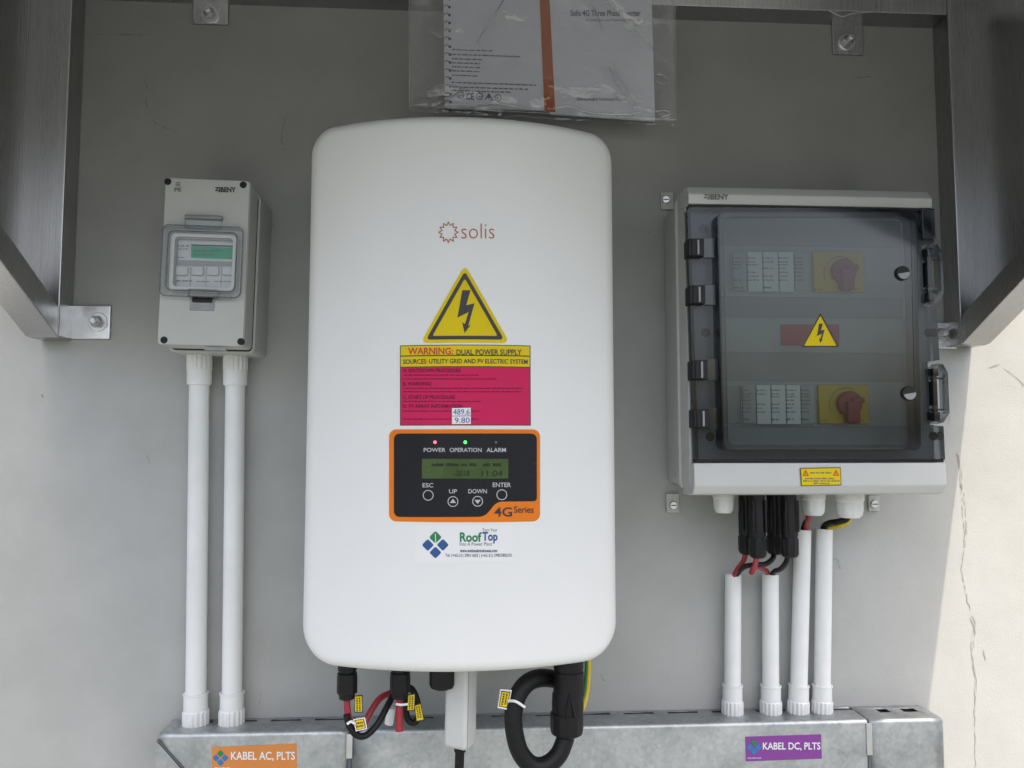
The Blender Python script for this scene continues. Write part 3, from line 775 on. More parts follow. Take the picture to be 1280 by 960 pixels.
# installer sticker
mb = MB(); si.poly(mb, [(519, 656), (641, 656), (641, 702.5), (519, 702.5)], .0003); rs = mb.build('installer_sticker', M['white_vinyl'], inv, 0)
mb = MB(); diamond(si, mb, 544.3, 671.5, 8, .0006); mb.build('logo_leaf', M['green'], rs, 0)
mb = MB()
for q in ((534.8, 681.2), (553.6, 681), (544.3, 690.6)): diamond(si, mb, *q, 7.6, .0006)
mb.build('logo_diamond', M['blue'], rs, 0)
mb = MB(); si.poly(mb, [(543.6, 667), (544.6, 667), (545.4, 679.5), (544.4, 679.5)], .0009); mb.build('leaf_vein', M['white_vinyl'], rs, 0)
mb = MB(); si.text(mb, 'Roof', 574.8, 665.2, 602, 677.3, .0006, .03); mb.build('lettering', M['green'], rs, 0)
mb = MB(); si.text(mb, 'Top', 602.8, 664.8, 622, 679.3, .0006, .03); mb.build('lettering', M['blue'], rs, 0)
mb = MB(); si.text(mb, 'Turn Your', 603, 660.3, 621.8, 664.2, .0006, 0); si.text(mb, 'Into A Power Plant', 574.6, 677.6, 615, 682, .0006, 0); mb.build('lettering', M['print_soft'], rs, 0)
mb = MB(); si.text(mb, 'www.wedosolarindonesia.com', 575, 686, 621.5, 690.2, .0006, .02)
si.text(mb, 'Tel. (+62-21) 29011602 | (+62-21) 29853802/53', 556.5, 691.8, 639.5, 697, .0006, .004); mb.build('lettering', M['print_navy'], rs, 0)

# sockets and knob under the inverter
def hang(px, py0, py1, d, prof, name, m, root, n=24, flute=None):
    """lathe hanging down between photo rows; prof is (radius, fraction from top)"""
    o = Surf(root, d) if root else None
    p, q = W(px, py0, d), W(px, py1, d)
    if root: p, q = p-root.location, q-root.location
    L = p.z-q.z; pr = [(r, -f*L) for r, f in prof]
    fl_ = None
    if flute: fl_ = (-flute[1]*L, -flute[0]*L, flute[2], flute[3])
    return MB().lathe(pr, n, Matrix.Translation((p.x, p.y, p.z)), fl_).build(name, m, root)
conn = [(.0108, 0), (.0108, .56), (.0096, .565), (.0096, .60), (.0112, .605), (.0112, .78), (.0106, .79), (.0090, .9), (.0088, .97), (.007, 1)]
CD = .125
for px in (434.5, 500.5):
    hang(px, 815, 874 if px < 450 else 873, CD, [(.0100, 0), (.0100, .38), (.0084, .39), (.0084, .43), (.0103, .44), (.0108, .56), (.0108, .86), (.0085, .88), (.0082, .98), (.006, 1)], 'socket', M['black'], inv, 40, (.45, .86, .0008, 8))
hang(553, 812, 861, .14, [(.0135, 0), (.0135, .86), (.0122, .95), (.008, 1)], 'switch_knob', M['black'], inv, 32)
hang(710.5, 800, 868, .14, [(.0160, 0), (.0160, .52), (.0150, .53), (.0150, .56), (.0160, .57), (.0163, 1)], 'cable_socket', M['black'], inv, 32)

# ------------------------------------------------------------------ data stick
dp = W(576, 888, .135)
stick = empty('data_stick', dp); stick.rotation_euler = (0, R(1.0), 0)
tag(stick, 'light grey data logger stick hanging under the middle of the inverter', 'data logger')
zt_, zb2 = W(576, 815, .135).z-dp.z, W(576, 933, .135).z-dp.z
b = MB()
rot = Matrix.Rotation(R(-30), 4, 'Z')
bb = bmesh.new(); bmesh.ops.create_cube(bb, size=1)
for v in bb.verts:
    f = 1.0 if v.co.z > 0 else .98
    v.co = Vector((v.co.x*.0265*f*1.04, v.co.y*.0245*f, (zt_ if v.co.z > 0 else zb2)))
    if abs(v.co.z-zb2) < 1e-6: v.co.x *= 1.06
bmesh.ops.bevel(bb, geom=bb.edges[:], offset=.0052, segments=4, affect='EDGES', profile=.5)
bmesh.ops.transform(bb, matrix=rot, verts=bb.verts)
b.merge(bb); b.build('housing', M['box_plastic'], stick)
sb3 = MB().box(.0136, .0141, -.0095, -.0088, zb2+.003, zt_, 0, xf=rot); sb3.build('seam', M['grey_lug'], stick)
MB().tube([(.0, 0, zb2+.004), (-.0003, 0, zb2-.02), (-.0005, .002, zb2-.06)], .0050, 12).build('lead', M['black_rubber'], stick)
MB().lathe([(.0062, 0), (.0062, .006), (.005, .0065)], 20, Matrix.Translation((0, 0, zb2-.005))).build('lead_boot', M['black'], stick)

# ------------------------------------------------------------------ DC cables under the inverter
def cable(name, parts, label, cat='cable', group=None):
    o = empty(name, parts[0][2][0])
    tag(o, label, cat, group); L = o.location
    for pn, m, pts, r in parts:
        MB().tube([Vector(p)-L for p in pts], r, 12).build(pn, m, o, 60)
    return o
gi = 'wires plugged in under the inverter'
CR = .0035
cable('red_wire', [('jacket', M['red'], [W(433.5, 868, .125), W(434, 884, .126), W(437, 902, .127), W(444, 911, .124), W(453, 908, .118), W(463, 890, .11), W(475, 873, .10), W(489, 866, .09)], CR)], 'red wire looping from the outer socket up behind the other socket under the inverter', 'wire', gi)
cable('black_wire', [('jacket', M['black_rubber'], [W(433, 893, .131), W(437, 908, .130), W(446, 919, .128), W(458, 919, .124), W(472, 905, .118), W(483, 885, .11), W(492, 868, .10)], CR)], 'black wire making a hanging loop below the red wire, left of the data stick', 'wire', gi)
cable('red_wire', [('jacket', M['red'], [W(499, 866, .125), W(499.3, 888, .126), W(499.2, 914, .128)], .0041)], 'straight red wire hanging down from the socket beside the data stick', 'wire', gi)
cable('black_wire', [('jacket', M['black_rubber'], [W(508, 858, .105), W(516, 863, .105), W(522, 878, .107), W(523, 893, .109), W(519, 903, .11), W(511, 901, .109), W(507, 888, .107), W(507, 872, .105)], CR)], 'short black wire curled behind two yellow tags next to the data stick', 'wire', gi)
cable('white_wire', [('jacket', M['pvc'], [W(489, 885, .06), W(487.5, 897, .06), W(486, 905, .06)], .0052)], 'stub of white pipe on the tray behind the black loop', 'pipe')

# big AC cable with plug
big = empty('power_cable', W(709, 900, .14)); L = big.location
tag(big, 'thick black power cable coiled in one loop below the inverter with big round plug', 'power cable')
loop = [W(709, 905, .14), W(706, 925, .142), W(697, 945, .145), W(681, 957, .148), W(664, 956, .15), W(650, 940, .152), W(643, 915, .153), W(642, 890, .152), W(648, 868, .149), W(660, 853, .143), W(676, 847.5, .133), W(694, 849, .118), W(705, 853, .105)]
MB().tube([p-L for p in loop], .0094, 18, 8).build('jacket', M['black_rubber'], big, 60)
def hang_at(root, px, py0, py1, d, prof, name, m, n=32, flute=None): return hang(px, py0, py1, d, prof, name, m, root, n, flute)
hang_at(big, 709.5, 864, 897, .14, [(.0150, 0), (.0163, .08), (.0168, .5), (.0163, .9), (.0152, .94)], 'plug', M['black'])
hang_at(big, 708.5, 888, 919, .14, [(.0150, 0), (.0172, .08), (.0176, .2), (.0176, .72), (.0165, .9), (.0125, 1)], 'gland_nut', M['black'], 48, (.1, .8, .0009, 12))
b = MB(); b.tube([W(704, 897, .158)-L, W(712, 868, .1565)-L, W(719, 897, .158)-L], .0014, 8, 0); b.build('latch', M['black'], big)
cable('earth_wire', [('jacket', M['yellow_cable'], [W(735, 812, .10), W(735.5, 835, .10), W(734, 860, .10), W(730.5, 878, .102), W(725, 892, .106)], .0030), ('green_stripe', M['green_cable'], [W(732.6, 812, .1015), W(733, 835, .1015), W(731.2, 860, .1015), W(728, 874, .103)], .0022)], 'yellow and green earth wire running down beside the thick black plug', 'wire')

# yellow cable tags
def cable_tag(quad, d, label, tie=None, vertical=True, ear=True, seed=0, white=False):
    c = [W(x, y, d) for x, y in quad]; o = empty('cable_tag', sum(c, Vector())/4); L = o.location
    tag(o, label, 'cable tag', 'yellow cable tags')
    def shp(pts, y0, y1, name, m): return MB().plate([((p-L).x, (p-L).z) for p in pts], [], y0, y1).build(name, m, o, 0)
    A, B, C, D = c
    def bl(u, v): return (A*(1-u)+B*u)*(1-v)+(D*(1-u)+C*u)*v
    def q(u0, v0, u1, v1): return [bl(u0, v0), bl(u1, v0), bl(u1, v1), bl(u0, v1)]
    shp(q(-.12, -.10, 1.12, 1.10) if white else q(0, 0, 1, 1), -.0004, .0004, 'plate', M['print'] if not white else M['white_vinyl'])
    if white: shp(q(0, 0, 1, 1), -.0006, -.0004, 'border', M['print'])
    shp(q(.09, .06, .91, .94), -.0009, -.0006, 'yellow_face', M['yellow'])
    rnd = random.Random(seed); mb = MB()
    for row in range(2):
        v = .14
        while v < .82:
            ln = rnd.uniform(.05, .12)
            u0, u1 = (.26+row*.32, .42+row*.32)
            if vertical: pts = q(u0, v, u1, v+ln)
            else: pts = q(v, u0, v+ln, u1)
            mb.plate([((p-L).x, (p-L).z) for p in pts], [], -.0012, -.0009); v += ln+.05
    mb.build('print', M['print'], o, 0)
    if tie: MB().tube([W(*t)-L for t in tie], .0014, 8, 4).build('zip_tie', M['white_vinyl'], o)
    return o
cable_tag([(443, 869.5), (453, 868.5), (453.8, 890.5), (443, 890.5)], .128, 'upright yellow cable tag beside the outer socket and red wire', None, seed=1)
cable_tag([(443, 900), (455, 898), (457.5, 910), (446, 912.5)], .133, 'slanting yellow cable tag in white holder at the bottom of the red wire', [(434, 905, .136), (439, 902, .136), (444, 905, .134)], False, seed=2, white=True)
cable_tag([(510, 868), (519, 866.5), (518.5, 888), (508.5, 888.5)], .131, 'upright yellow cable tag by the socket next to the data stick', [(495, 880, .132), (502, 881, .133), (510, 880, .132)], seed=3)
cable_tag([(517.5, 881), (526, 878.5), (530.5, 900), (520.5, 902)], .129, 'tilted yellow cable tag on the short curled black wire', None, seed=4)
cable_tag([(626.5, 863.5), (638, 864.5), (634, 885), (623.5, 883)], .156, 'yellow cable tag tied to the thick black loop', [(635, 876, .158), (645, 877, .166), (656, 884, .164)], seed=5, white=True)

# ------------------------------------------------------------------ combiner box
bc = W(1018, 430, .0)
box = empty('combiner_box', (bc.x, 0, bc.z))
tag(box, 'large pale grey combiner box with smoked see-through door and two yellow switches', 'combiner box')
DF = .12
sB = Surf(box, DF); sS = Surf(box, .105)
bx0, bz0, bx1, bz1 = sB.rect(864, 235, 1172, 612)
h0, hz0, h1, hz1 = sS.rect(893, 268, 1143, 560)
ob, oc = rrect(bx0+.001, bz0+.002, bx1-.001, bz1-.002, .008), rrect(bx0+.006, bz0+.007, bx1-.006, bz1-.007, .004)
MB().plate(ob, [oc], -.066, -.004).build('base', M['box_plastic'], box)
MB().box(bx0+.003, bx1-.003, -.006, -.001, bz0+.004, bz1-.004).build('back_plate', M['box_plastic'], box)
MB().plate(rrect(bx0-.003, bz0-.002, bx1+.003, bz1+.002, .010), [rrect(bx0+.008, bz0+.008, bx1-.008, bz1-.008, .006)], -.072, -.064).build('rim_lip', M['box_plastic'], box)
MB().plate(rrect(bx0, bz0, bx1, bz1, .008), [rrect(h0, hz0, h1, hz1, .004)], -.105, -.0725).build('cover', M['box_plastic'], box)
_, _, _, zbar = sB.rect(864, 257.5, 1172, 300)
MB().prism_x([(-.104, zbar), (-DF, zbar), (-DF-.001, bz1-.010), (-DF+.008, bz1+.001), (-.104, bz1+.003), (-.075, bz1+.003), (-.075, zbar+.008)], bx0-.0008, bx1-.0002, .0016).build('top_bar', M['box_plastic'], box)
_, zc, _, _ = sB.rect(870, 300, 1178, 578.5)
_, zl, _, _ = sB.rect(870, 300, 1178, 607)
_, zlow, _, _ = sB.rect(866, 300, 1178, 620)
MB().prism_x([(-.104, zc), (-DF, zc), (-DF-.001, zl), (-DF+.006, zlow+.002), (-.10, zlow), (-.075, zlow), (-.075, zc-.004)], bx0+.0005, bx1+.004, .0016).build('bottom_bar', M['box_plastic'], box)
mb = MB(); sB.text(mb, 'ZJ', 879, 243.3, 886.5, 250, .0016, .02); sB.text(mb, 'BENY', 887.5, 243.3, 910.5, 250, .0016, .03); mb.build('brand_lettering', M['print_soft'], box, 0)
# yellow label on the bottom bar
mb = MB(); sB.poly(mb, [(999.5, 585), (1050, 584), (1051, 606.5), (1000.5, 607.5)], .0016); yl = mb.build('warning_label', M['print'], box, 0)
mb = MB(); sB.poly(mb, [(1000.5, 586), (1049.2, 585), (1050, 605.6), (1001.4, 606.6)], .0019); mb.build('yellow_face', M['yellow'], yl, 0)
mb = MB()
for cx in (1006.2, 1044):
    T = [(cx, 587), (cx+4, 594.5), (cx-4, 594.5)]; I = [(cx, 589), (cx+2.4, 593.5), (cx-2.4, 593.5)]
    sB.poly(mb, T, .0022, [I]); sB.poly(mb, [(cx-.4, 589.8), (cx+.4, 589.8), (cx+.4, 593), (cx-.4, 593)], .0022)
mb.build('red_triangle', M['print_red'], yl, 0)
mb = MB(); sB.greek(mb, 1012, 589.6, 1038.5, 2.2, .0022, 50)
for i, (a, c, y) in enumerate(((1006, 1043, 597), (1003, 1048.5, 600), (1016, 1036, 603))): sB.greek(mb, a, y, c, 1.9, .0022, 51+i)
mb.build('fine_print', M['print_soft'], yl, 0)
# inner front plate and devices
DI = .082
sI = Surf(box, DI)
MB().box(h0-.006, h1+.006, -DI, -DI+.003, hz0-.006, hz1+.006).build('inner_panel', M['inner_grey'], box)
for (y0, y1) in ((309, 372), (398, 441), (477, 533)):
    q = sI.rect(893, y0, 1132, y1); MB().box(max(q[0], h0-.004), min(q[2], h1+.004), -DI-.0015, -DI+.001, q[1], q[3], .0004).build('inner_strip', M['inner_light'], box)
def rot_switch(x0, y0, x1, y1, kx, ky, r):
    q = sI.rect(x0, y0, x1, y1)
    p = MB().box(q[0], q[2], -DI-.006, -DI-.001, q[1], q[3], .0012).build('switch_plate', M['yellow_plate'], box)
    x, z = sI.pt(kx, ky); rr = r*.00091
    mb = MB(); mb.disc(x, z, rr, -DI-.006, -DI-.013, 28, .001)
    mb.box(x-rr*.42, x+rr*.66, -DI-.0178, -DI-.0062, q[1]+.0005, z+rr*.2, .0025)
    mb.box(x+rr*.1, x+rr*1.10, -DI-.0165, -DI-.0062, z+rr*.05, z+rr*.48, .002)
    mb.build('knob', M['knob_red'], p)
    mb = MB(); sx = Surf(box, DI+.006); sx.greek(mb, x0+3, y1-5, x0+14, 1.6, .0003, 3); sx.greek(mb, x1-14, y1-5, x1-3, 1.6, .0003, 4)
    sx.poly(mb, arc(kx, ky, r*1.3, 150, 300, 12)+arc(kx, ky, r*1.24, 300, 150, 12), .0003); mb.build('print', M['print_soft'], p, 0)
rot_switch(1014.5, 316.5, 1077.5, 366, 1050, 341, 16)
rot_switch(1021, 481.5, 1083, 530, 1057, 505, 16)
def breaker_row(x0, x1, y0, y1, seed):
    q = sI.rect(x0, y0, x1, y1)
    o = MB().box(q[0], q[2], -DI-.004, -DI-.001, q[1], q[3], .0008).build('switch_body', M['breaker'], box)
    n = 5; ws = [.19, .205, .205, .205, .195]; u = x0; sx = Surf(box, DI+.0075)
    for i in range(n):
        a, c = u+.8, u+ws[i]*(x1-x0)-.6; u += ws[i]*(x1-x0)
        e = 0 if i in (0, 4) else 1
        q2 = sI.rect(a, y0+.5-e*.5, c, y1-1+e)
        md = MB().box(q2[0], q2[2], -DI-.0075-(.0008 if e else 0), -DI-.0035, q2[1], q2[3], .0007).build('module', M['breaker'] if e else M['inner_light'], o)
    mb = MB(); u = x0; rnd = random.Random(seed)
    for i in range(n):
        a, c = u+2.5, u+ws[i]*(x1-x0)-2.5; u += ws[i]*(x1-x0)
        for k, f in enumerate((.1, .2, .27, .36, .46, .56, .66, .84)):
            if rnd.random() < .25 and k > 1: continue
            sx.greek(mb, a, y0+f*(y1-y0), c-rnd.uniform(0, 4), 2.6 if f == .84 else 1.7, .0012, seed*31+i*9+k)
    mb.build('fine_print', M['print_soft'], o, 0)
breaker_row(913, 1008, 317, 366, 1)
breaker_row(925, 1015.5, 482, 530.5, 2)
q = sI.rect(897, 483, 923, 530); MB().box(q[0], q[2], -DI-.0035, -DI-.001, q[1], q[3], .0005).build('blank_cover', M['grey_lug'], box)
mb = MB(); sI.poly(mb, [(975, 406), (1048, 406), (1048, 432.5), (975, 432)], .0022); mb.build('red_label', M['maroon'], box, 0)
for px, py in ((878.5, 286), (882, 416), (887.5, 546), (1152, 287), (1160.5, 416), (1166.5, 545)): screw(sS, px, py, .1057, .0052, box, m=M['black_rubber'])
# smoked door
DD = .1195
sD = Surf(box, DD); sL = Surf(box, .130)
outl = [(859, 262), (862, 259), (1163, 261), (1166.5, 264), (1168, 303), (1152, 305), (1155.5, 382), (1171, 384), (1174.5, 450), (1159.5, 452), (1163, 531), (1179.5, 533), (1181.5, 574), (1179, 577), (873, 577), (869, 574)]
lens = pxrr(896, 268, 1141, 563, 9)
lens = [(x+(y-415)*.022, y) for x, y in lens]
door = MB().plate([sD.pt(*p) for p in outl], [[sD.pt(*p) for p in lens]], -DD, -.1065).build('door', M['tint_rim'], box, 30)
def shrink(lp, f, g):
    cx = sum(p[0] for p in lp)/len(lp); cy = sum(p[1] for p in lp)/len(lp)
    return [(cx+(x-cx)*f, cy+(y-cy)*g) for x, y in lp]
l0 = [sD.pt(*p) for p in lens]; l1 = shrink(l0, .987, .989); l2 = shrink(l0, .945, .953); l3 = shrink(l0, .965, .970)
MB().plate(l0, [l1], -.131, -.1065).build('lens_wall', M['tint_dark'], door, 30)
MB().plate(l1, [l2], -.1315, -.1295).build('lens_rim', M['tint'], door, 30)
b = bmesh.new(); vs = [b.verts.new((x, -.1308, z)) for x, z in l2]; b.faces.new(vs); MB().merge(b).build('lens', M['tint'], door, 0)
# dark gasket lines at top and bottom of the door
for (a, c) in (((862, 258.6), (1165, 261.6)), ((870, 574), (1180, 578))):
    q = sD.rect(a[0], a[1], c[0], c[1]); MB().box(q[0], q[2], -DD+.001, -.1055, q[1], q[3], 0).build('gasket', M['black'], door)
for i, (px, y0, y1) in enumerate(((863, 300, 322), (864.5, 358, 381), (867.5, 451, 475), (869.5, 512, 535))):
    q = sD.rect(px, y0, px+15, y1)
    o = MB().box(q[0]-.004, q[2], -.127, -.106, q[1], q[3], .0012).build('hinge', M['black'], door)
    q = sD.rect(px+6, y0+2, px+8.5, y1-2); MB().box(q[0], q[2], -.1285, -.126, q[1], q[3], .0004).build('hinge_slot', M['grey_lug'], o)
    q = sD.rect(px-1, y0+1, px+4, y1-1); MB().box(q[0], q[2], -.1283, -.1272, q[1], q[3], .0003).build('hinge_knuckle', M['black'], o)
    q = sD.rect(px+15, y0-2, px+29, y1+1); MB().box(q[0], q[2], -.1225, -.1197, q[1], q[3], .0008).build('hinge_leaf', M['tint_latch'], o)
MB().plate([sD.pt(*p) for p in [(861, 262), (866, 262), (877, 574), (871, 574)]], [], -.1085, -.1056).build('hinge_edge', M['black'], door)
for dx, dy, sl in ((0, 0, 0), (7, 149, 0)):
    P = lambda pts: [sD.pt(x+dx, y+dy) for x, y in pts]
    o = MB().plate(P([(1154, 312), (1161, 306), (1167, 307), (1173, 318), (1175, 368), (1168, 379), (1161, 381), (1155.5, 376)]), [P([(1159, 320), (1166, 316), (1170, 322), (1171.5, 364), (1166, 371), (1161, 368)])], -.127, -.114).build('latch', M['tint_latch'], door, 30)
    for y in (323, 362):
        q = sD.rect(1155+dx, y+dy, 1169+dx, y+2.5+dy); MB().box(q[0], q[2], -.1265, -.118, q[1], q[3], .0004).build('latch_bar', M['tint_dark'], o)
    q = sD.rect(1156.5+dx, 328+dy, 1160+dx, 358+dy); MB().box(q[0], q[2], -.126, -.112, q[1], q[3], .0004).build('latch_pin', M['black'], o)
    q = sD.rect(1154+dx, 312+dy, 1161+dx, 322+dy); MB().box(q[0], q[2], -.128, -.108, q[1], q[3], .001).build('latch_lug', M['tint_dark'], o)
    q = sD.rect(1156+dx, 366+dy, 1163+dx, 378+dy); MB().box(q[0], q[2], -.128, -.108, q[1], q[3], .001).build('latch_lug', M['tint_dark'], o)
q = sD.rect(1150, 262, 1166, 300); MB().box(q[0], q[2], -.1245, -.1198, q[1], q[3], .001).build('corner_block', M['tint_dark'], door)
for px, py in ((1127, 342), (1134.5, 492)):
    x, z = sL.pt(px, py)
    o = MB().disc(x, z, .0083, -.1295, -.134, 26, .0008).build('lock_screw', M['black'], door)
    rr = .0070; pts = [(x+rr*math.cos(R(a)), z+rr*math.sin(R(a))) for a in range(190, 372, 12)]
    MB().plate(pts, [], -.1350, -.1338).build('lock_face', M['grey_lug'], o)
hazard(sL, door, [(1025, 390.5), (1048.5, 434.5), (1001, 434.5)], .0010, edge=True)
# wall tabs
for (x0, y0, x1, y1, sx, sy) in ((826, 240, 842, 262, 832, 250), (833, 617, 849, 641, 841.5, 631.5), (1086, 619, 1099.5, 639, 1092.5, 630)):
    sT = Surf(box, .004); q = sT.rect(x0, y0, x1, y1)
    o = MB().box(q[0], q[2], -.0045, -.0005, q[1], q[3], .001).build('mounting_tab', M['grey_plastic'], box)
    x, z = sT.pt(sx, sy); MB().disc(x, z, .0052, -.0045, -.0068, 18, .0008).build('screw', M['bright_steel'], o); MB().box(x-.0035, x+.0035, -.0072, -.0066, z-.0006, z+.0006).build('slot', M['black'], o)
# glands
GD = .055
gl = [(1.0, 0), (1.0, .55), (.93, .58), (.93, .62), (.96, .66), (.94, .80), (.84, .93), (.66, 1), (.5, 1)]
for px, ye, r in ((904, 641, .0130), (1015.5, 644, .0148), (1061, 647, .0168)):
    hang(px, 598, ye, GD, [(r*a, f) for a, f in gl], 'cable_gland', M['pvc'], box, 36, (.63, .82, .0008, 8))

# ------------------------------------------------------------------ plug connectors with wires under the combiner box
def plug(px, ye, d, wire, m, label, tilt=0):
    p = W(px, 615, d); o = empty('connector_wire', p); tag(o, label, 'connector', 'black plug connectors under the combiner box')
    e = W(px, ye, d); Lz = p.z-e.z
    pr = [(.0092, -.0), (.0092, -Lz*.30), (.0099, -Lz*.31), (.0099, -Lz*.66), (.0092, -Lz*.67), (.0092, -Lz*.70), (.0104, -Lz*.71), (.0104, -Lz*.93), (.0088, -Lz*.98), (.006, -Lz)]
    MB().lathe(pr[:6], 32, None, (-Lz*.66, -Lz*.31, .0006, 10)).build('plug', M['black'], o)
    MB().lathe(pr[5:], 36, None, (-Lz*.935, -Lz*.705, .0010, 9)).build('nut', M['black'], o)
    for sx in (-.0072, .0072): MB().box(sx-.0012, sx+.0012, -.0099, -.0075, -Lz*.6, -Lz*.12, .0006).build('clip', M['black'], o)
    MB().tube([W(*q)-p for q in wire], .0031, 12, 8).build('wire', m, o, 60)
plug(932.5, 693, .045, [(932, 688, .045), (930, 700, .044), (923, 710, .035), (917, 722, .022), (915, 745, .017)], M['red'], 'black plug with red wire farthest from the sunlit wall, in the back row')
plug(945.5, 697.5, .075, [(945, 692, .075), (944.5, 704, .078), (940.5, 714, .078), (939.5, 714.8, .074), (944, 708, .062), (953, 711, .04), (960, 718, .02), (962, 745, .017)], M['red'], 'front black plug whose red wire bends into a hook below it')
plug(967.5, 693, .045, [(968, 688, .045), (966, 698, .05), (957, 705, .06), (945, 706, .066), (932, 708, .05), (923, 715, .03), (919, 724, .02), (918, 745, .0165)], M['black_rubber'], 'black plug in the back row, black wire crossing over to the first short pipe')
plug(985.5, 697, .075, [(985, 692, .075), (983, 702, .07), (976, 711, .05), (968, 714.5, .03), (964.5, 722, .018), (964.5, 745, .0165)], M['black_rubber'], 'front black plug nearest the tall leaning pipe, black wire')
cable('red_wire', [('jacket', M['red'], [W(1011.5, 638, .052), W(1010, 648, .045), W(1007.5, 660, .024), W(1005, 690, .0165)], .0033), ('dark_core', M['black_rubber'], [W(1006.5, 652, .034), W(1003, 662, .018), W(1001, 690, .0165)], .0024)], 'red wire dropping from the white gland into the tall leaning pipe', 'wire')
cable('striped_wire', [('jacket', M['black_rubber'], [W(1060, 642, .055), W(1058, 649, .052), W(1047, 652, .045), W(1036, 654, .032), W(1029, 661, .018), W(1027, 690, .0165)], .0036),
    ('yellow_stripe', M['yellow_cable'], [W(1062, 645, .052), W(1060, 652.5, .050), W(1050, 657.5, .043), W(1040, 659, .032), W(1034, 663, .02), W(1031, 690, .0165)], .0028)], 'black and yellow striped wire bending from the widest white gland into its pipe', 'wire')

# ------------------------------------------------------------------ manual in a clear plastic bag
DM = .044
mn = W(686, 60, DM)
man = empty('instruction_manual', (mn.x, 0, mn.z), .010)
tag(man, 'open spiral bound white manual with orange spine stripe, inside a clear bag', 'manual')
sm = Surf(man, DM)
def page(quad, name, m, y0, y1):
    return MB().plate([sm.pt(*p) for p in quad], [], y0, y1).build(name, m, man, 0)
page([(553, -95), (676, -95), (681, 138), (556, 134)], 'back_cover', M['paper'], -DM, -DM+.002)
page([(672, -95), (812, -95), (819, 150.5), (688, 142)], 'front_cover', M['paper'], -DM+.0005, -DM+.004)
page([(670.5, -95), (682, -95), (694, 140.5), (680.5, 138.5)], 'spine_stripe', mat('burnt_orange_print', (.50, .12, .03), .5), -DM-.0008, -DM+.0003)
mb = MB()
for i in range(24):
    y = -90+i*9.9
    x, z = sm.pt(560.5+(y+90)*.012, y); mb.disc(x, z, .0017, -DM-.0002, -DM-.0006, 8)
mb.build('punch_hole', M['print'], man, 0)
for i in range(24):
    y = -90+i*9.9; x, z = sm.pt(560.5+(y+90)*.012, y)
    MB().tube([(x+.0002, -DM-.0008, z), (x-.002, -DM-.003, z+.0006), (x-.0048, -DM-.0024, z+.0008), (x-.0064, -DM+.0005, z+.0004)], .00055, 6, 3).build('binding_ring', M['dark_steel'], man)
mb = MB(); sm.text(mb, 'Solis 4G Three Phase Inverter', 713, 13, 800.5, 20.5, .0008, .006)
sm.text(mb, 'Installation and Operation Manual', 733, 24, 801, 27.5, .0008, 0); sm.text(mb, 'Ver 1.0', 793, 31, 800, 33.4, .0008, 0)
sm.text(mb, 'Ginlong (Ningbo) Technologies Co., Ltd.', 721, 122.5, 782, 127, .0008, .004); mb.build('lettering', M['print_navy'], man, 0)
mb = MB()
for i, (y, xe) in enumerate(((61, 615), (67, 650), (72.5, 604), (77.5, 600), (82.5, 602), (87.5, 599), (93, 597), (102, 671), (107.5, 660), (112, 640))):
    sm.greek(mb, 565, y, xe, 2.0, .0006, 60+i, slope=.035)
sm.text(mb, 'CE', 583, 116.5, 592.5, 125, .0006, .01); 
for cx, cy in ((599.5, 120.5), (622.5, 122.5), (576, 119.5)):
    sm.poly(mb, arc(cx, cy, 4.4, 0, 345, 20), .0006, [arc(cx, cy, 3.4, 0, 345, 20)]); sm.greek(mb, cx-2.4, cy-1, cx+2.4, 2, .0006, int(cx))
sm.poly(mb, [(611, 116.5), (616.5, 126), (605.5, 126)], .0006, [(611, 118.9) and [(611, 118.9), (614.4, 124.7), (607.6, 124.7)]][0:1]); sm.poly(mb, [(610.4, 120), (611.6, 120), (611.6, 124.7), (610.4, 124.7)], .0006)
mb.build('fine_print', M['print_navy'], man, 0)

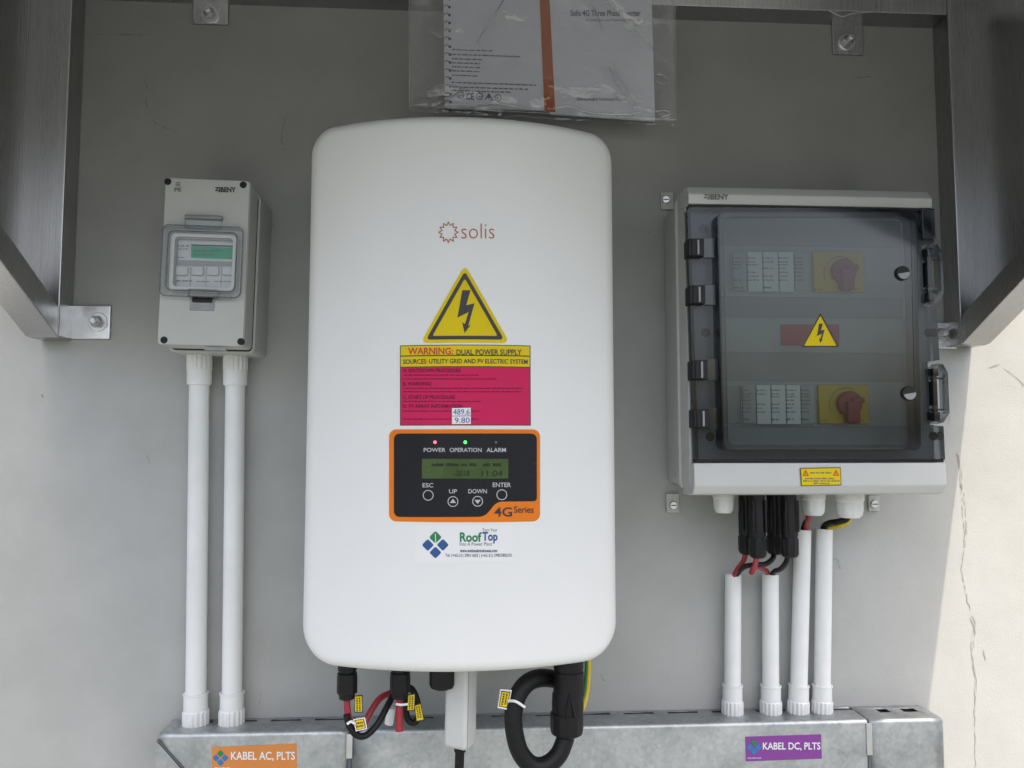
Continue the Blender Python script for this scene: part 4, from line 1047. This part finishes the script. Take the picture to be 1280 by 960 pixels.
sl = empty('plastic_bag', (mn.x, 0, mn.z), .010)
tag(sl, 'crinkled clear plastic bag hanging from the canopy rail with a manual in it', 'plastic bag')
ss = Surf(sl, DM+.004)
def film(dep, name, seed, corners=((510, -105), (843, -105), (846, 152.5), (511, 134.5)), nx=70, ny=52):
    A, B, C, D = [Vector(ss.pt(*p)) for p in corners]; b = bmesh.new(); V = []
    for j in range(ny+1):
        row = []
        for i in range(nx+1):
            u, v = i/nx, j/ny; p = (A*(1-u)+B*u)*(1-v)+(D*(1-u)+C*u)*v
            e = min(u, 1-u, 1-v)*8; e = min(e, 1)
            h = noise.noise(Vector((p.x*26+seed, p.y*26, seed)))*.0022
            h += abs(noise.noise(Vector((p.x*20+p.y*30, p.y*12-p.x*16, seed*3.1))))*-.0026+.001
            low = max(0, v-.72)/.28
            h += low*noise.noise(Vector((p.x*55, p.y*90, seed+7)))*.0035
            row.append(b.verts.new((p.x, -dep-(h+.0016)*e, p.y)))
        V.append(row)
    for j in range(ny):
        for i in range(nx): b.faces.new((V[j][i], V[j][i+1], V[j+1][i+1], V[j+1][i]))
    return MB().merge(b).build(name, M['sleeve'], sl, 180)
film(DM+.006, 'front_film', 2.3)
film(DM-.008, 'back_film', 8.1)
def crease(pts, wd, seed):
    b = MB(); rnd = random.Random(seed)
    P = [(lambda q: (q[0], -DM-.0095-rnd.uniform(0, .001), q[1]))(ss.pt(*p)) for p in pts]
    b.tube(P, wd, 6, 6); return b.build('crease', M['film_crease'], sl, 60)
for i, (pts, wd) in enumerate([([(545, 131), (552, 124), (566, 123), (576, 113), (583, 112)], .0008), ([(556, 134), (590, 135), (620, 132), (645, 136), (662, 139)], .0009), ([(690, 139), (706, 136), (716, 137), (735, 143), (775, 146), (800, 143)], .0009),
        ([(760, 86), (770, 105), (782, 122), (792, 137)], .0008), ([(766, 88), (779, 107), (790, 124), (796, 137)], .0007), ([(820, 96), (828, 97), (834, 105), (828, 108), (818, 104)], .0008), ([(818, 142), (830, 141), (836, 145), (826, 149)], .0008),
        ([(518, 130), (519, 126), (530, 124), (540, 126)], .0008), ([(520, 133), (535, 134), (538, 131)], .0007), ([(750, -5), (775, 22), (806, 52), (815, 66)], .0005), ([(726, -5), (742, 14), (752, 40)], .0005), ([(630, 2), (612, 30), (596, 55)], .0005)]):
    crease(pts, wd, i)
crease([(511.5, -100), (512.5, 20), (512.5, 133)], .0006, 50); crease([(839, -100), (840.5, 20), (843, 151)], .0006, 51); crease([(512, 134.5), (680, 144), (844, 152)], .0006, 52)
